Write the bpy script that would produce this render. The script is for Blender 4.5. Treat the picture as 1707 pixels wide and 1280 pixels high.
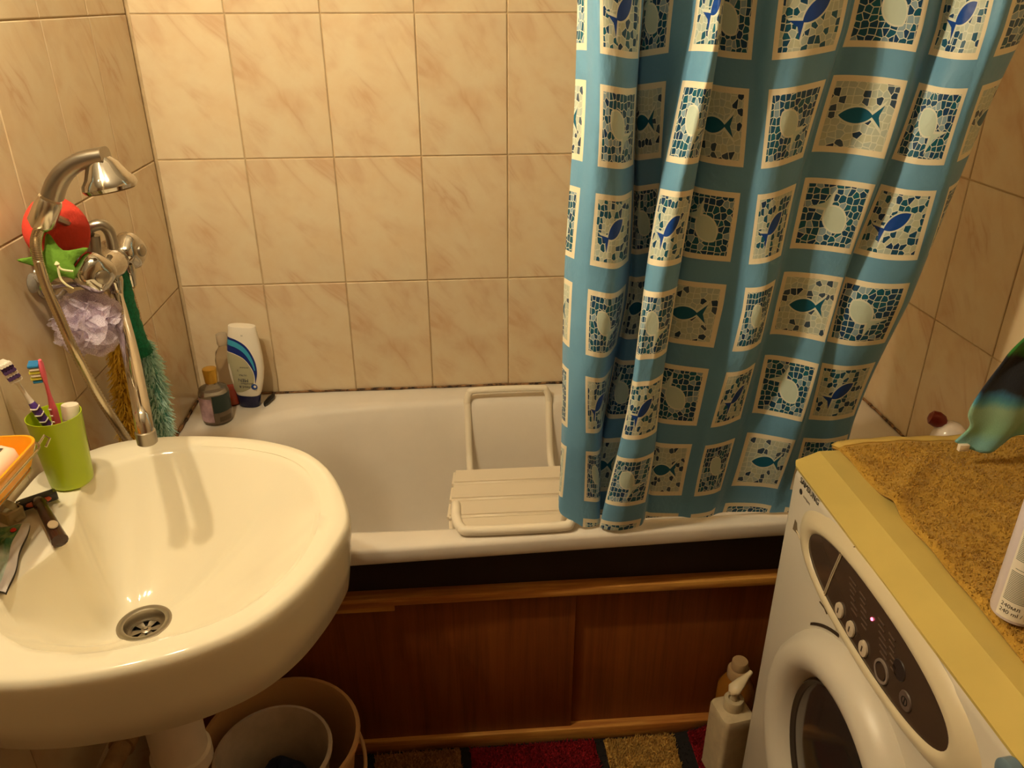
import bpy, bmesh, math, random
from mathutils import Vector, Matrix, Euler
random.seed(7)
PI = math.pi
for o in list(bpy.data.objects): bpy.data.objects.remove(o)
SC = bpy.context.scene
COL = SC.collection

# ------------------------------------------------------------------ camera, world, exposure
FPX, IW, IH = 1324.64, 1707, 1280
CAM = Vector((0.6614, -1.8938, 1.5296))
ROT = Euler((1.1183, 0.0017, -0.0785), 'XYZ')
cd = bpy.data.cameras.new('camera'); cam = bpy.data.objects.new('camera', cd); COL.objects.link(cam)
cam.location = CAM; cam.rotation_euler = ROT
cd.sensor_fit = 'HORIZONTAL'; cd.sensor_width = 36; cd.lens = FPX * 36 / IW; cd.clip_start = 0.01
SC.camera = cam
w = bpy.data.worlds.new('world'); SC.world = w; w.use_nodes = True
w.node_tree.nodes['Background'].inputs[0].default_value = (1, 0.8, 0.5, 1)
w.node_tree.nodes['Background'].inputs[1].default_value = 0.02
SC.view_settings.view_transform = 'Standard'; SC.view_settings.look = 'None'
SC.view_settings.gamma = 1; SC.view_settings.use_curve_mapping = False
SC.view_settings.exposure = -0.04
BULB = 880.0            # radiance of the wall lamp's bulb and of the added mirror-image bulb
BULBCOL = (1.0, 0.82, 0.53)

RM = ROT.to_matrix()
def P(u, v, x=None, y=None, z=None):
    """world point on the plane x=, y= or z= that was measured at pixel (u, v) of the photograph"""
    d = RM @ Vector(((u - IW/2)/FPX, -(v - IH/2)/FPX, -1.0))
    ax, val = (0, x) if x is not None else (1, y) if y is not None else (2, z)
    return CAM + d * ((val - CAM[ax]) / d[ax])

# ------------------------------------------------------------------ materials
def lin(c):
    return tuple(((x/255)/12.92 if x/255 <= 0.04045 else ((x/255+0.055)/1.055)**2.4) for x in c) + (1,)
class NT:
    def __init__(s, nt): s.nt = nt
    def n(s, t, **k):
        nd = s.nt.nodes.new(t)
        for a, b in k.items(): setattr(nd, a, b)
        return nd
    def put(s, sock, v):
        if hasattr(v, 'is_linked'): s.nt.links.new(v, sock)
        elif v is not None: sock.default_value = v
    def m(s, op, a, b=None, c=None, clamp=False):
        nd = s.n('ShaderNodeMath', operation=op, use_clamp=clamp)
        s.put(nd.inputs[0], a); s.put(nd.inputs[1], b)
        if c is not None: s.put(nd.inputs[2], c)
        return nd.outputs[0]
    def mix(s, f, a, b):
        nd = s.n('ShaderNodeMix', data_type='RGBA')
        s.put(nd.inputs[0], f); s.put(nd.inputs[6], a); s.put(nd.inputs[7], b)
        return nd.outputs[2]
    def ramp(s, f, stops, interp='LINEAR'):
        nd = s.n('ShaderNodeValToRGB'); e = nd.color_ramp.elements; nd.color_ramp.interpolation = interp
        while len(e) < len(stops): e.new(0.5)
        for el, (p, c) in zip(e, stops): el.position = p; el.color = c
        s.put(nd.inputs[0], f); return nd.outputs[0]
    def noise(s, vec, scale, detail=3, rough=0.5, dist=0.0, out=0):
        nd = s.n('ShaderNodeTexNoise'); s.put(nd.inputs['Vector'], vec)
        nd.inputs['Scale'].default_value = scale; nd.inputs['Detail'].default_value = detail
        nd.inputs['Roughness'].default_value = rough; nd.inputs['Distortion'].default_value = dist
        return nd.outputs[out]
    def coord(s, k='Object'): return s.n('ShaderNodeTexCoord').outputs[k]
    def mapping(s, vec, loc=(0,0,0), rot=(0,0,0), scale=(1,1,1)):
        nd = s.n('ShaderNodeMapping'); s.put(nd.inputs[0], vec)
        nd.inputs[1].default_value = loc; nd.inputs[2].default_value = rot; nd.inputs[3].default_value = scale
        return nd.outputs[0]
    def bump(s, h, strength=0.3, dist=0.002):
        nd = s.n('ShaderNodeBump'); nd.inputs['Strength'].default_value = strength
        nd.inputs['Distance'].default_value = dist; s.put(nd.inputs['Height'], h)
        return nd.outputs[0]
MATS = {}
def mat(name, color=(200,200,200), rough=0.5, metal=0.0, trans=0.0, ior=1.45, coat=0.0, sss=0.0, spec=None,
        var=0.0, vscale=30, vcol=None, bump=0.0, bscale=200, bdist=0.001, emit=0.0, ecol=None, alpha=1.0, sheen=0.0, custom=None):
    if name in MATS: return MATS[name]
    m = bpy.data.materials.new(name); m.use_nodes = True; MATS[name] = m
    b = m.node_tree.nodes['Principled BSDF']; t = NT(m.node_tree)
    c = lin(color) if len(color) == 3 else color
    I = b.inputs
    I['Base Color'].default_value = c; I['Roughness'].default_value = rough; I['Metallic'].default_value = metal
    I['Transmission Weight'].default_value = trans; I['IOR'].default_value = ior; I['Coat Weight'].default_value = coat
    I['Coat Roughness'].default_value = 0.08; I['Alpha'].default_value = alpha; I['Sheen Weight'].default_value = sheen
    if sss: I['Subsurface Weight'].default_value = sss; I['Subsurface Radius'].default_value = (0.01, 0.006, 0.004)
    if spec is not None: I['Specular IOR Level'].default_value = spec
    if emit: I['Emission Strength'].default_value = emit; I['Emission Color'].default_value = ecol or c
    m.diffuse_color = c
    if var:
        f = t.ramp(t.noise(t.coord(), vscale, 4, 0.6), [(0.35, (0,0,0,1)), (0.68, (1,1,1,1))])
        c2 = lin(vcol) if vcol else tuple(x * (1 - var) for x in c[:3]) + (1,)
        t.put(I['Base Color'], t.mix(t.m('MULTIPLY', f, min(1, var if vcol else 1)), c, c2))
    if bump: t.put(I['Normal'], t.bump(t.noise(t.coord(), bscale, 2), bump, bdist))
    if custom: custom(t, b)
    return m

def tile_nodes(t, b):
    oi = t.n('ShaderNodeObjectInfo'); rnd = t.m('FLOOR', t.m('MULTIPLY', oi.outputs['Random'], 3.999))
    cx = t.n('ShaderNodeCombineXYZ'); t.put(cx.inputs[0], t.m('MULTIPLY', rnd, 3.7)); t.put(cx.inputs[1], t.m('MULTIPLY', rnd, 1.9))
    va = t.n('ShaderNodeVectorMath', operation='ADD'); t.put(va.inputs[0], t.coord()); t.put(va.inputs[1], cx.outputs[0])
    v = va.outputs[0]
    d = t.mapping(t.mapping(v, rot=(0, 0, math.radians(50))), scale=(1.5, 4.4, 1))
    n1 = t.noise(d, 2.6, 4, 0.5, 0.7)
    vein = t.ramp(t.m('ABSOLUTE', t.m('SUBTRACT', n1, 0.5)), [(0.0, (1,1,1,1)), (0.035, (0.55,0.55,0.55,1)), (0.13, (0,0,0,1))])
    fade = t.ramp(t.noise(v, 9, 3, 0.5), [(0.40, (0,0,0,1)), (0.62, (1,1,1,1))])
    cloud = t.noise(v, 14, 4, 0.6)
    base = t.mix(t.ramp(cloud, [(0.35, (0,0,0,1)), (0.7, (1,1,1,1))]), lin((220, 203, 170)), lin((217, 194, 158)))
    colr = t.mix(t.m('MULTIPLY', t.m('MULTIPLY', vein, fade), 0.55), base, lin((190, 146, 112)))
    tint = t.m('ADD', 0.95, t.m('MULTIPLY', oi.outputs['Random'], 0.07))
    mu = t.n('ShaderNodeVectorMath', operation='SCALE'); t.put(mu.inputs[0], colr); t.put(mu.inputs['Scale'], tint)
    t.put(b.inputs['Base Color'], mu.outputs[0])
    t.put(b.inputs['Normal'], t.bump(t.noise(v, 9, 2), 0.12, 0.004))
M_TILE = mat('tile_glaze', rough=0.2, spec=0.42, custom=tile_nodes)
M_GROUT = mat('grout', (198, 172, 132), rough=0.9, var=0.25, vscale=25)
M_PLASTER = mat('ceiling_paint', (196, 190, 176), rough=0.8)
def mold_nodes(t, b):
    f = t.ramp(t.noise(t.coord(), 38, 5, 0.7), [(0.42, (0,0,0,1)), (0.56, (1,1,1,1))])
    t.put(b.inputs['Base Color'], t.mix(f, lin((40, 26, 16)), lin((150, 112, 74))))
M_MOLD = mat('mouldy_sealant', rough=0.8, custom=mold_nodes)
M_ENAMEL = mat('bath_enamel', (232, 224, 212), rough=0.16, spec=0.5, var=0.05, vscale=9)
M_CERAMIC = mat('basin_ceramic', (236, 228, 205), rough=0.09, spec=0.55)
M_CHROME = mat('chrome', (205, 200, 192), rough=0.1, metal=1.0)
M_SATIN = mat('satin_metal', (172, 164, 150), rough=0.32, metal=1.0, bump=0.05, bscale=300)
M_HOLE = mat('drain_black', (10, 8, 6), rough=0.7)
M_WPLASTIC = mat('white_plastic', (238, 226, 204), rough=0.35)
M_WPIPE = mat('white_pipe', (226, 214, 198), rough=0.4)
def wood_nodes(t, b):
    v = t.coord()
    s = t.mapping(v, scale=(26, 26, 1.3))
    n1 = t.noise(s, 1.0, 5, 0.6, 0.8)
    fine = t.noise(t.mapping(v, scale=(220, 220, 6)), 1.0, 3, 0.6)
    g = t.m('ADD', t.m('MULTIPLY', n1, 0.65), t.m('MULTIPLY', fine, 0.35))
    t.put(b.inputs['Base Color'], t.ramp(g, [(0.30, lin((104, 54, 19))), (0.5, lin((130, 70, 26))), (0.72, lin((146, 82, 33)))]))
    t.put(b.inputs['Normal'], t.bump(fine, 0.12, 0.001))
M_WOOD = mat('veneer_panel', rough=0.42, custom=wood_nodes)
def rail_nodes(t, b):
    v = t.coord()
    g = t.noise(t.mapping(v, scale=(2.2, 40, 40)), 1.0, 5, 0.65)
    t.put(b.inputs['Base Color'], t.ramp(g, [(0.30, lin((120, 68, 30))), (0.48, lin((182, 118, 56))), (0.64, lin((226, 170, 84)))]))
M_RAIL = mat('worn_rail', rough=0.38, custom=rail_nodes)
M_LIPSHADE = mat('lip_shade', (40, 30, 28), rough=0.6)  # shade under the bath lip, put into a dark colour

# ------------------------------------------------------------------ mesh builder
def cr(pts, k=8, closed=False):
    pts = [Vector(p) for p in pts]; out = []; n = len(pts)
    rng = range(n) if closed else range(n-1)
    for i in rng:
        g = lambda j: pts[j % n] if closed else pts[max(0, min(n-1, j))]
        a, b, c, d = g(i-1), g(i), g(i+1), g(i+2)
        for q in range(k):
            t = q/k
            out.append(0.5*((2*b)+(-a+c)*t+(2*a-5*b+4*c-d)*t*t+(-a+3*b-3*c+d)*t**3))
    if not closed: out.append(pts[-1])
    return out
class MB:
    def __init__(s): s.v = []; s.f = []; s.uv = None; s.mi = []
    def add(s, vs, fs, T=None, mi=0):
        o = len(s.v)
        s.v += [tuple(T @ Vector(p)) if T is not None else tuple(p) for p in vs]
        s.f += [tuple(i+o for i in f) for f in fs]; s.mi += [mi]*len(fs); return s
    def bm(s, bm, T=None, mi=0):
        bm.verts.ensure_lookup_table(); bm.verts.index_update()
        s.add([v.co.copy() for v in bm.verts], [[v.index for v in f.verts] for f in bm.faces], T, mi); bm.free(); return s
    def box(s, lo, hi, bev=0.0, seg=2, T=None, mi=0):
        b = bmesh.new(); bmesh.ops.create_cube(b, size=1)
        for v in b.verts: v.co = Vector([(lo[i]+hi[i])/2 + v.co[i]*(hi[i]-lo[i]) for i in range(3)])
        if bev: bmesh.ops.bevel(b, geom=list(b.edges), offset=bev, segments=seg, affect='EDGES', profile=0.5)
        return s.bm(b, T, mi)
    def loft(s, rings, cap0=False, cap1=False, closed=True, T=None, mi=0):
        n = len(rings[0]); vs = [p for r in rings for p in r]; fs = []
        for i in range(len(rings)-1):
            for j in range(n if closed else n-1):
                k = (j+1) % n
                fs.append((i*n+j, i*n+k, (i+1)*n+k, (i+1)*n+j))
        if cap0: fs.append(tuple(reversed(range(n))))
        if cap1: fs.append(tuple((len(rings)-1)*n + j for j in range(n)))
        return s.add(vs, fs, T, mi)
    def lathe(s, prof, n=24, T=None, cap0=True, cap1=True, mi=0, sx=1, sy=1):
        return s.loft([[(r*math.cos(2*PI*j/n)*sx, r*math.sin(2*PI*j/n)*sy, z) for j in range(n)] for r, z in prof], cap0, cap1, T=T, mi=mi)
    def tube(s, pts, r, n=10, closed=False, caps=True, mi=0):
        pts = [Vector(p) for p in pts]; N = len(pts)
        rad = r if isinstance(r, (list, tuple)) else [r]*N
        tg = []
        for i in range(N):
            a = pts[(i-1) % N] if closed or i > 0 else pts[0]; b = pts[(i+1) % N] if closed or i < N-1 else pts[-1]
            d = (b-a); tg.append(d.normalized() if d.length > 1e-9 else Vector((0,0,1)))
        up = Vector((0,0,1)) if abs(tg[0].z) < 0.9 else Vector((1,0,0))
        nrm = (up - tg[0]*up.dot(tg[0])).normalized(); rings = []
        for i in range(N):
            nrm = (nrm - tg[i]*nrm.dot(tg[i])).normalized(); bi = tg[i].cross(nrm)
            rings.append([pts[i] + (nrm*math.cos(2*PI*j/n) + bi*math.sin(2*PI*j/n))*rad[i] for j in range(n)])
        if closed: rings.append(rings[0])
        return s.loft(rings, caps and not closed, caps and not closed, mi=mi)
    def grid(s, fn, nu, nv, mi=0):
        vs = [fn(i/nu, j/nv) for j in range(nv+1) for i in range(nu+1)]
        fs = [(j*(nu+1)+i, j*(nu+1)+i+1, (j+1)*(nu+1)+i+1, (j+1)*(nu+1)+i) for j in range(nv) for i in range(nu)]
        return s.add(vs, fs, mi=mi)
    def disc(s, c, nrm, r, n=16, mi=0):
        c = Vector(c); q = Vector(nrm).to_track_quat('Z', 'Y')
        return s.add([c + q @ Vector((r*math.cos(2*PI*j/n), r*math.sin(2*PI*j/n), 0)) for j in range(n)], [tuple(range(n))], mi=mi)
    def build(s, name, m, parent=None, smooth=True, ang=38, uvfn=None, solid=0.0):
        me = bpy.data.meshes.new(name); me.from_pydata([tuple(p) for p in s.v], [], s.f)
        for x in (m if isinstance(m, (list, tuple)) else [m]): me.materials.append(x)
        if isinstance(m, (list, tuple)): me.polygons.foreach_set('material_index', s.mi)
        b = bmesh.new(); b.from_mesh(me); bmesh.ops.recalc_face_normals(b, faces=list(b.faces)); b.to_mesh(me); b.free()
        if smooth:
            me.polygons.foreach_set('use_smooth', [True]*len(me.polygons)); me.set_sharp_from_angle(angle=math.radians(ang))
        if uvfn:
            L = me.uv_layers.new(name='UVMap')
            for lp in me.loops: L.data[lp.index].uv = uvfn(lp.vertex_index)
        me.update()
        return link(name, me, parent, solid)
def link(name, me, parent=None, solid=0.0):
    o = bpy.data.objects.new(name, me); COL.objects.link(o)
    if parent is not None:
        o.parent = parent; o.matrix_parent_inverse = world_of(parent).inverted()
    if solid:
        md = o.modifiers.new('thickness', 'SOLIDIFY'); md.thickness = solid; md.offset = 0
    return o
def world_of(o):
    m = Matrix.LocRotScale(o.location, o.rotation_euler, o.scale)
    return world_of(o.parent) @ o.matrix_parent_inverse @ m if o.parent else m
def tag(o, label, cat, group=None):
    o['label'] = label; o['category'] = cat
    if group: o['group'] = group
    return o
def thing(name, label, cat, loc, group=None):
    o = bpy.data.objects.new(name, None); COL.objects.link(o); o.location = loc; o.empty_display_size = 0.05
    return tag(o, label, cat, group)
def structure(o): o['kind'] = 'structure'; return o
def stuff(o): o['kind'] = 'stuff'; return o
def frame(o, x, z):
    """matrix: local x -> x, local z -> z (columns), at o"""
    z = Vector(z).normalized(); x = Vector(x); x = (x - z*x.dot(z)).normalized(); y = z.cross(x)
    m = Matrix((x, y, z)).transposed().to_4x4(); m.translation = Vector(o); return m
def text_mesh(txt, size, m, name, parent, T, extrude=0.0002, align='LEFT', sx=1.0):
    c = bpy.data.curves.new(name, 'FONT'); c.body = txt; c.size = size; c.extrude = extrude; c.align_x = align; c.resolution_u = 3
    to = bpy.data.objects.new(name, c); me = bpy.data.meshes.new_from_object(to)
    bpy.data.objects.remove(to); bpy.data.curves.remove(c)
    me.transform(T @ Matrix.Diagonal((sx, 1, 1, 1))); me.materials.clear(); me.materials.append(m); me.name = name
    return link(name, me, parent)

# ------------------------------------------------------------------ room
RX, RD, RH = 1.70, 2.42, 2.40
structure(MB().box((-0.1, -RD-0.1, -0.1), (RX+0.1, 0.1, 0.0)).build('floor', mat('floor_tiles', (96, 66, 48), rough=0.5, var=0.3, vscale=12), smooth=False))
structure(MB().box((-0.1, -RD-0.1, RH), (RX+0.1, 0.1, RH+0.1)).build('ceiling', M_PLASTER, smooth=False))
G = 0.003
wb = structure(MB().box((-0.1, G, 0), (RX+0.1, 0.1, RH)).build('wall_back', M_GROUT, smooth=False))
wl = structure(MB().box((-0.1, -RD, 0), (-G, 0.0, RH)).build('wall_left', M_GROUT, smooth=False))
wr = structure(MB().box((RX+G, -RD, 0), (RX+0.1, 0.0, RH)).build('wall_right', M_GROUT, smooth=False))
wf = structure(MB().box((-0.1, -RD-0.1, 0), (0.45, -RD, RH)).box((1.30, -RD-0.1, 0), (RX+0.1, -RD, RH)).box((0.45, -RD-0.1, 2.05), (1.30, -RD, RH)).build('wall_front', mat('front_wall_paint', (150, 128, 100), rough=0.7), smooth=False))
dr = structure(MB().box((0.455, -RD-0.06, 0.005), (1.295, -RD-0.02, 2.045), 0.003).build('door_1', mat('door_paint', (120, 84, 54), rough=0.5)))
MB().tube([(0.53, -RD-0.02, 1.0), (0.53, -RD+0.03, 1.0), (0.64, -RD+0.03, 1.0)], 0.009).build('door_handle', M_SATIN, dr)
TILE = {}
def tile_mesh(w, h):
    k = (round(w, 3), round(h, 3))
    if k in TILE: return TILE[k]
    g, b, d = 0.0013, 0.0016, 0.004
    def ring(i, z): return [(-w/2+i, -h/2+i, z), (w/2-i, -h/2+i, z), (w/2-i, h/2-i, z), (-w/2+i, h/2-i, z)]
    mb = MB().loft([ring(g, -d), ring(g, -0.0012), ring(g+b, 0.0)], False, True)
    me = bpy.data.meshes.new('tile'); me.from_pydata(mb.v, [], mb.f); me.materials.append(M_TILE); me.update()
    TILE[k] = me; return me
def tile_wall(parent, org, ex, length, z0, z1, cuts, nrm):
    """tiles of 20 x 30 cm; cuts = positions of the vertical joints along ex"""
    nrm = Vector(nrm); ex = Vector(ex); rows = []
    z = z0
    while z < z1 - 0.02: rows.append((z, min(z+0.3, z1))); z += 0.3
    for a, b in zip(cuts[:-1], cuts[1:]):
        for c, d in rows:
            o = link('tile', tile_mesh(b-a, d-c), parent)
            m = Matrix((ex, Vector((0,0,1)), ex.cross(Vector((0,0,1))))).transposed()
            if (ex.cross(Vector((0,0,1)))).dot(nrm) < 0:
                m = Matrix((-ex, Vector((0,0,1)), (-ex).cross(Vector((0,0,1))))).transposed()
            m = m.to_4x4(); m.translation = Vector(org) + ex*((a+b)/2) + Vector((0, 0, (c+d)/2)) + nrm*random.uniform(-0.0006, 0.0002)
            o.location = m.to_translation(); o.rotation_euler = (m.to_euler().x + random.uniform(-.002, .002), m.to_euler().y, m.to_euler().z + random.uniform(-.002, .002))
tile_wall(wb, (0, 0, 0), (1, 0, 0), RX, 0.6, 2.4, [0.004] + [0.2*k for k in range(1, 9)] + [RX-0.002], (0, -1, 0))
tile_wall(wl, (0, 0, 0), (0, -1, 0), RD, 0.0, 2.4, [0.004] + [0.2*k for k in range(1, 13)], (1, 0, 0))
tile_wall(wr, (RX, 0, 0), (0, -1, 0), RD, 0.0, 2.4, [0.004, 0.16] + [0.16+0.2*k for k in range(1, 12)], (-1, 0, 0))

# ------------------------------------------------------------------ wall lamp and mirror over the basin (outside the frame)
LZ, LY = 1.86, -1.00
lamp = thing('wall_lamp', 'brass wall lamp above the mirror over the washbasin, with an added second bulb', 'lamp', (0, LY, LZ))
MB().lathe([(0.045, 0.0), (0.045, 0.012), (0.03, 0.02)], 24, frame((0, LY, LZ+0.09), (0, 1, 0), (1, 0, 0))).build('base_plate', M_SATIN, lamp)
MB().tube([(0.012, LY, LZ+0.09), (0.05, LY, LZ+0.10), (0.225, LY, LZ+0.09)], 0.008).build('arm', M_SATIN, lamp)
for bx in (0.030, 0.205):  # one bulb is added in place of the lamp's image in the mirror
    MB().lathe([(0.016, 0.04), (0.016, 0.085)], 16, Matrix.Translation((bx, LY, LZ))).build('socket', M_SATIN, lamp)
    MB().lathe([(0.003, -0.023), (0.013, -0.019), (0.020, -0.010), (0.022, 0.0), (0.020, 0.010), (0.015, 0.022), (0.012, 0.042)], 20, Matrix.Translation((bx, LY, LZ))).build(
        'bulb', mat('lit_bulb', (255, 214, 150), emit=BULB, ecol=BULBCOL + (1,)), lamp)
mir = thing('mirror', 'frameless rectangular mirror above the washbasin', 'mirror', (0, -1.0, 1.45))
MB().box((0.001, -1.32, 1.22), (0.008, -0.72, 1.72), 0.002).build('glass', mat('mirror_silver', (225, 225, 220), rough=0.02, metal=1.0), mir)
for yy in (-1.25, -0.79): MB().box((0.001, yy-0.012, 1.205), (0.014, yy+0.012, 1.235), 0.002).build('clip', M_CHROME, mir)

# ------------------------------------------------------------------ bathtub
def yfront(x): return -0.682 + 0.026*(x - 0.46)/0.84
def tub():
    root = thing('bathtub', 'white enamel bathtub along the tiled back wall', 'bathtub', (0.85, -0.34, 0))
    N = 96; zt = 0.604
    def sq(a, cx, cy, hx, hy, e):
        c, s_ = math.cos(a), math.sin(a)
        return (cx + hx*math.copysign(abs(c)**(2/e), c), cy + hy*math.copysign(abs(s_)**(2/e), s_))
    def ring(x0, x1, y0, y1, e, z):
        r = []
        for j in range(N):
            x, y = sq(2*PI*(j+0.5)/N, (x0+x1)/2, (y0+y1)/2, (x1-x0)/2, (y1-y0)/2, e)
            r.append(Vector((x, y, z)))
        return r
    def outer(z, inset=0.0):
        r = []
        for p in ring(0.003, RX-0.003, -0.68, -0.003, 40, z):
            f = (-0.003 - p.y)/0.677
            y = -0.003 + f*(yfront(p.x) + 0.003 + inset)
            r.append(Vector((p.x, y, z)))
        return r
    mb = MB()
    rings = [outer(0.570, 0.02), outer(0.570, 0.002), outer(0.574), outer(0.596), outer(0.602, 0.002), outer(zt, 0.008),
             ring(0.11, 1.585, -0.632, -0.068, 5, zt+0.001), ring(0.125, 1.572, -0.622, -0.078, 4.6, zt-0.003), ring(0.138, 1.56, -0.606, -0.088, 4.4, zt-0.018),
             ring(0.155, 1.55, -0.588, -0.097, 4.2, zt-0.06), ring(0.20, 1.535, -0.572, -0.108, 4.2, 0.45),
             ring(0.27, 1.515, -0.555, -0.125, 4.0, 0.30), ring(0.32, 1.495, -0.535, -0.15, 3.6, 0.225),
             ring(0.40, 1.46, -0.51, -0.19, 3.2, 0.195), ring(0.6, 1.3, -0.42, -0.28, 2.6, 0.185), ring(0.9, 1.0, -0.36, -0.34, 2, 0.183)]
    mb.loft(rings, False, True)
    body = mb.build('tub_body', M_ENAMEL, root, ang=60)
    MB().lathe([(0.030, 0.0), (0.032, 0.004), (0.022, 0.005), (0.02, 0.001)], 20, Matrix.Translation((1.42, -0.35, 0.197))).build('drain', M_CHROME, root)
tub()
# mouldy sealant lines where the bath meets the tiles
def sealant(name, a, b, up):
    n = 60; a = Vector(a); b = Vector(b); mb = MB()
    pts = [a.lerp(b, i/n) + Vector((0, 0, random.uniform(-0.0006, 0.0012))) for i in range(n+1)]
    mb.tube(pts, [random.uniform(0.0026, 0.0042) for _ in pts], 6)
    structure(mb.build(name, M_MOLD))
sealant('trim_1', (0.006, -0.003, 0.607), (RX-0.006, -0.003, 0.607), 1)
sealant('trim_2', (0.003, -0.006, 0.607), (0.003, -0.66, 0.607), 1)
sealant('trim_3', (RX-0.003, -0.006, 0.607), (RX-0.003, -0.64, 0.607), 1)

# ------------------------------------------------------------------ wooden bath panel
pn = thing('tub_apron', 'brown wood veneer sliding panel under the bathtub', 'tub apron', (0.85, -0.6, 0))
MB().box((0.004, -0.612, 0.452), (1.695, -0.604, 0.569)).build('lip_shade_board', M_LIPSHADE, pn)  # dark board put in for the shaded recess between lip and rail
MB().box((0.004, -0.622, 0.035), (0.893, -0.612, 0.44), 0.0015).build('sliding_door', M_WOOD, pn)
MB().box((0.870, -0.610, 0.035), (1.695, -0.600, 0.44), 0.0015).build('sliding_door', M_WOOD, pn)
MB().box((0.004, -0.640, 0.432), (1.695, -0.590, 0.452), 0.003).build('top_rail', M_RAIL, pn)
MB().box((0.004, -0.632, 0.002), (1.695, -0.590, 0.040), 0.003).build('bottom_rail', M_RAIL, pn)
MB().box((0.36, -0.627, 0.408), (0.52, -0.621, 0.424), 0.001).build('veneer_strip', M_RAIL, pn)

# ------------------------------------------------------------------ bath seat
bs = thing('bath_bench', 'white slatted bath seat with tubular handles hung across the tub', 'bath bench', (0.785, -0.33, 0.46))
xc, zs = 0.786, 0.478
ys = [-0.205, -0.272, -0.340, -0.408, -0.474]
for i in range(4):
    y0, y1 = ys[i]-0.002, ys[i+1]+0.002
    h0, h1 = 0.139+0.006*i, 0.139+0.006*(i+1)
    if i == 3: h0 = h1 = 0.152
    b = bmesh.new(); bmesh.ops.create_cube(b, size=1)
    for v in b.verts:
        yy = y0 if v.co.y > 0 else y1; hh = h0 if v.co.y > 0 else h1
        v.co = Vector((xc + (hh if v.co.x > 0 else -hh), yy, zs + (0.0 if v.co.z > 0 else -0.02)))
    bmesh.ops.bevel(b, geom=list(b.edges), offset=0.006, segments=3, affect='EDGES')
    MB().bm(b).build('slat', M_WPLASTIC, bs)
for x in (xc-0.1, xc+0.1): MB().box((x-0.012, -0.465, zs-0.032), (x+0.012, -0.21, zs-0.0195), 0.003).build('runner', M_WPLASTIC, bs)
def loop(path, r, name):
    MB().tube(cr(path, 8), r, 12).build(name, mat('coated_tube', (240, 230, 210), rough=0.3), bs)
def corner(a, b, c, r=0.03):
    a, b, c = Vector(a), Vector(b), Vector(c); p = b + (a-b).normalized()*r; q = b + (c-b).normalized()*r
    return [p, p.lerp(b, .5).lerp(q.lerp(b, .5), .12) if False else (p*0.25+b*0.5+q*0.25), q]
xl, xr = 0.688, 0.897
A0, A1, A2, A3 = (xl, -0.215, zs-0.026), (xl, -0.135, zs-0.03), (xl-0.002, -0.082, 0.632), (xr, -0.082, 0.632)
loop([(xl, -0.30, zs-0.026), (xl, -0.20, zs-0.028), (xl, -0.145, zs-0.02), (xl, -0.118, zs+0.02), (xl, -0.088, 0.585)] + corner((xl, -0.086, 0.58), A2, A3) +
     corner(A2, A3, (xr, -0.086, 0.58)) + [(xr, -0.088, 0.585), (xr, -0.118, zs+0.02), (xr, -0.145, zs-0.02), (xr, -0.20, zs-0.028), (xr, -0.30, zs-0.026)], 0.0088, 'back_handle')
xl, xr = 0.652, 0.880
B2, B3 = (xl, -0.652, 0.616), (xr, -0.652, 0.616)
loop([(xl, -0.36, zs-0.028), (xl, -0.46, zs-0.03), (xl, -0.497, zs-0.01), (xl, -0.520, zs+0.06), (xl, -0.560, 0.612), (xl, -0.60, 0.628)] + corner((xl, -0.6, 0.628), B2, B3, 0.035) +
     corner(B2, B3, (xr, -0.6, 0.628), 0.035) + [(xr, -0.60, 0.628), (xr, -0.560, 0.612), (xr, -0.520, zs+0.06), (xr, -0.497, zs-0.01), (xr, -0.46, zs-0.03), (xr, -0.36, zs-0.028)], 0.0098, 'front_handle')

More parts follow.
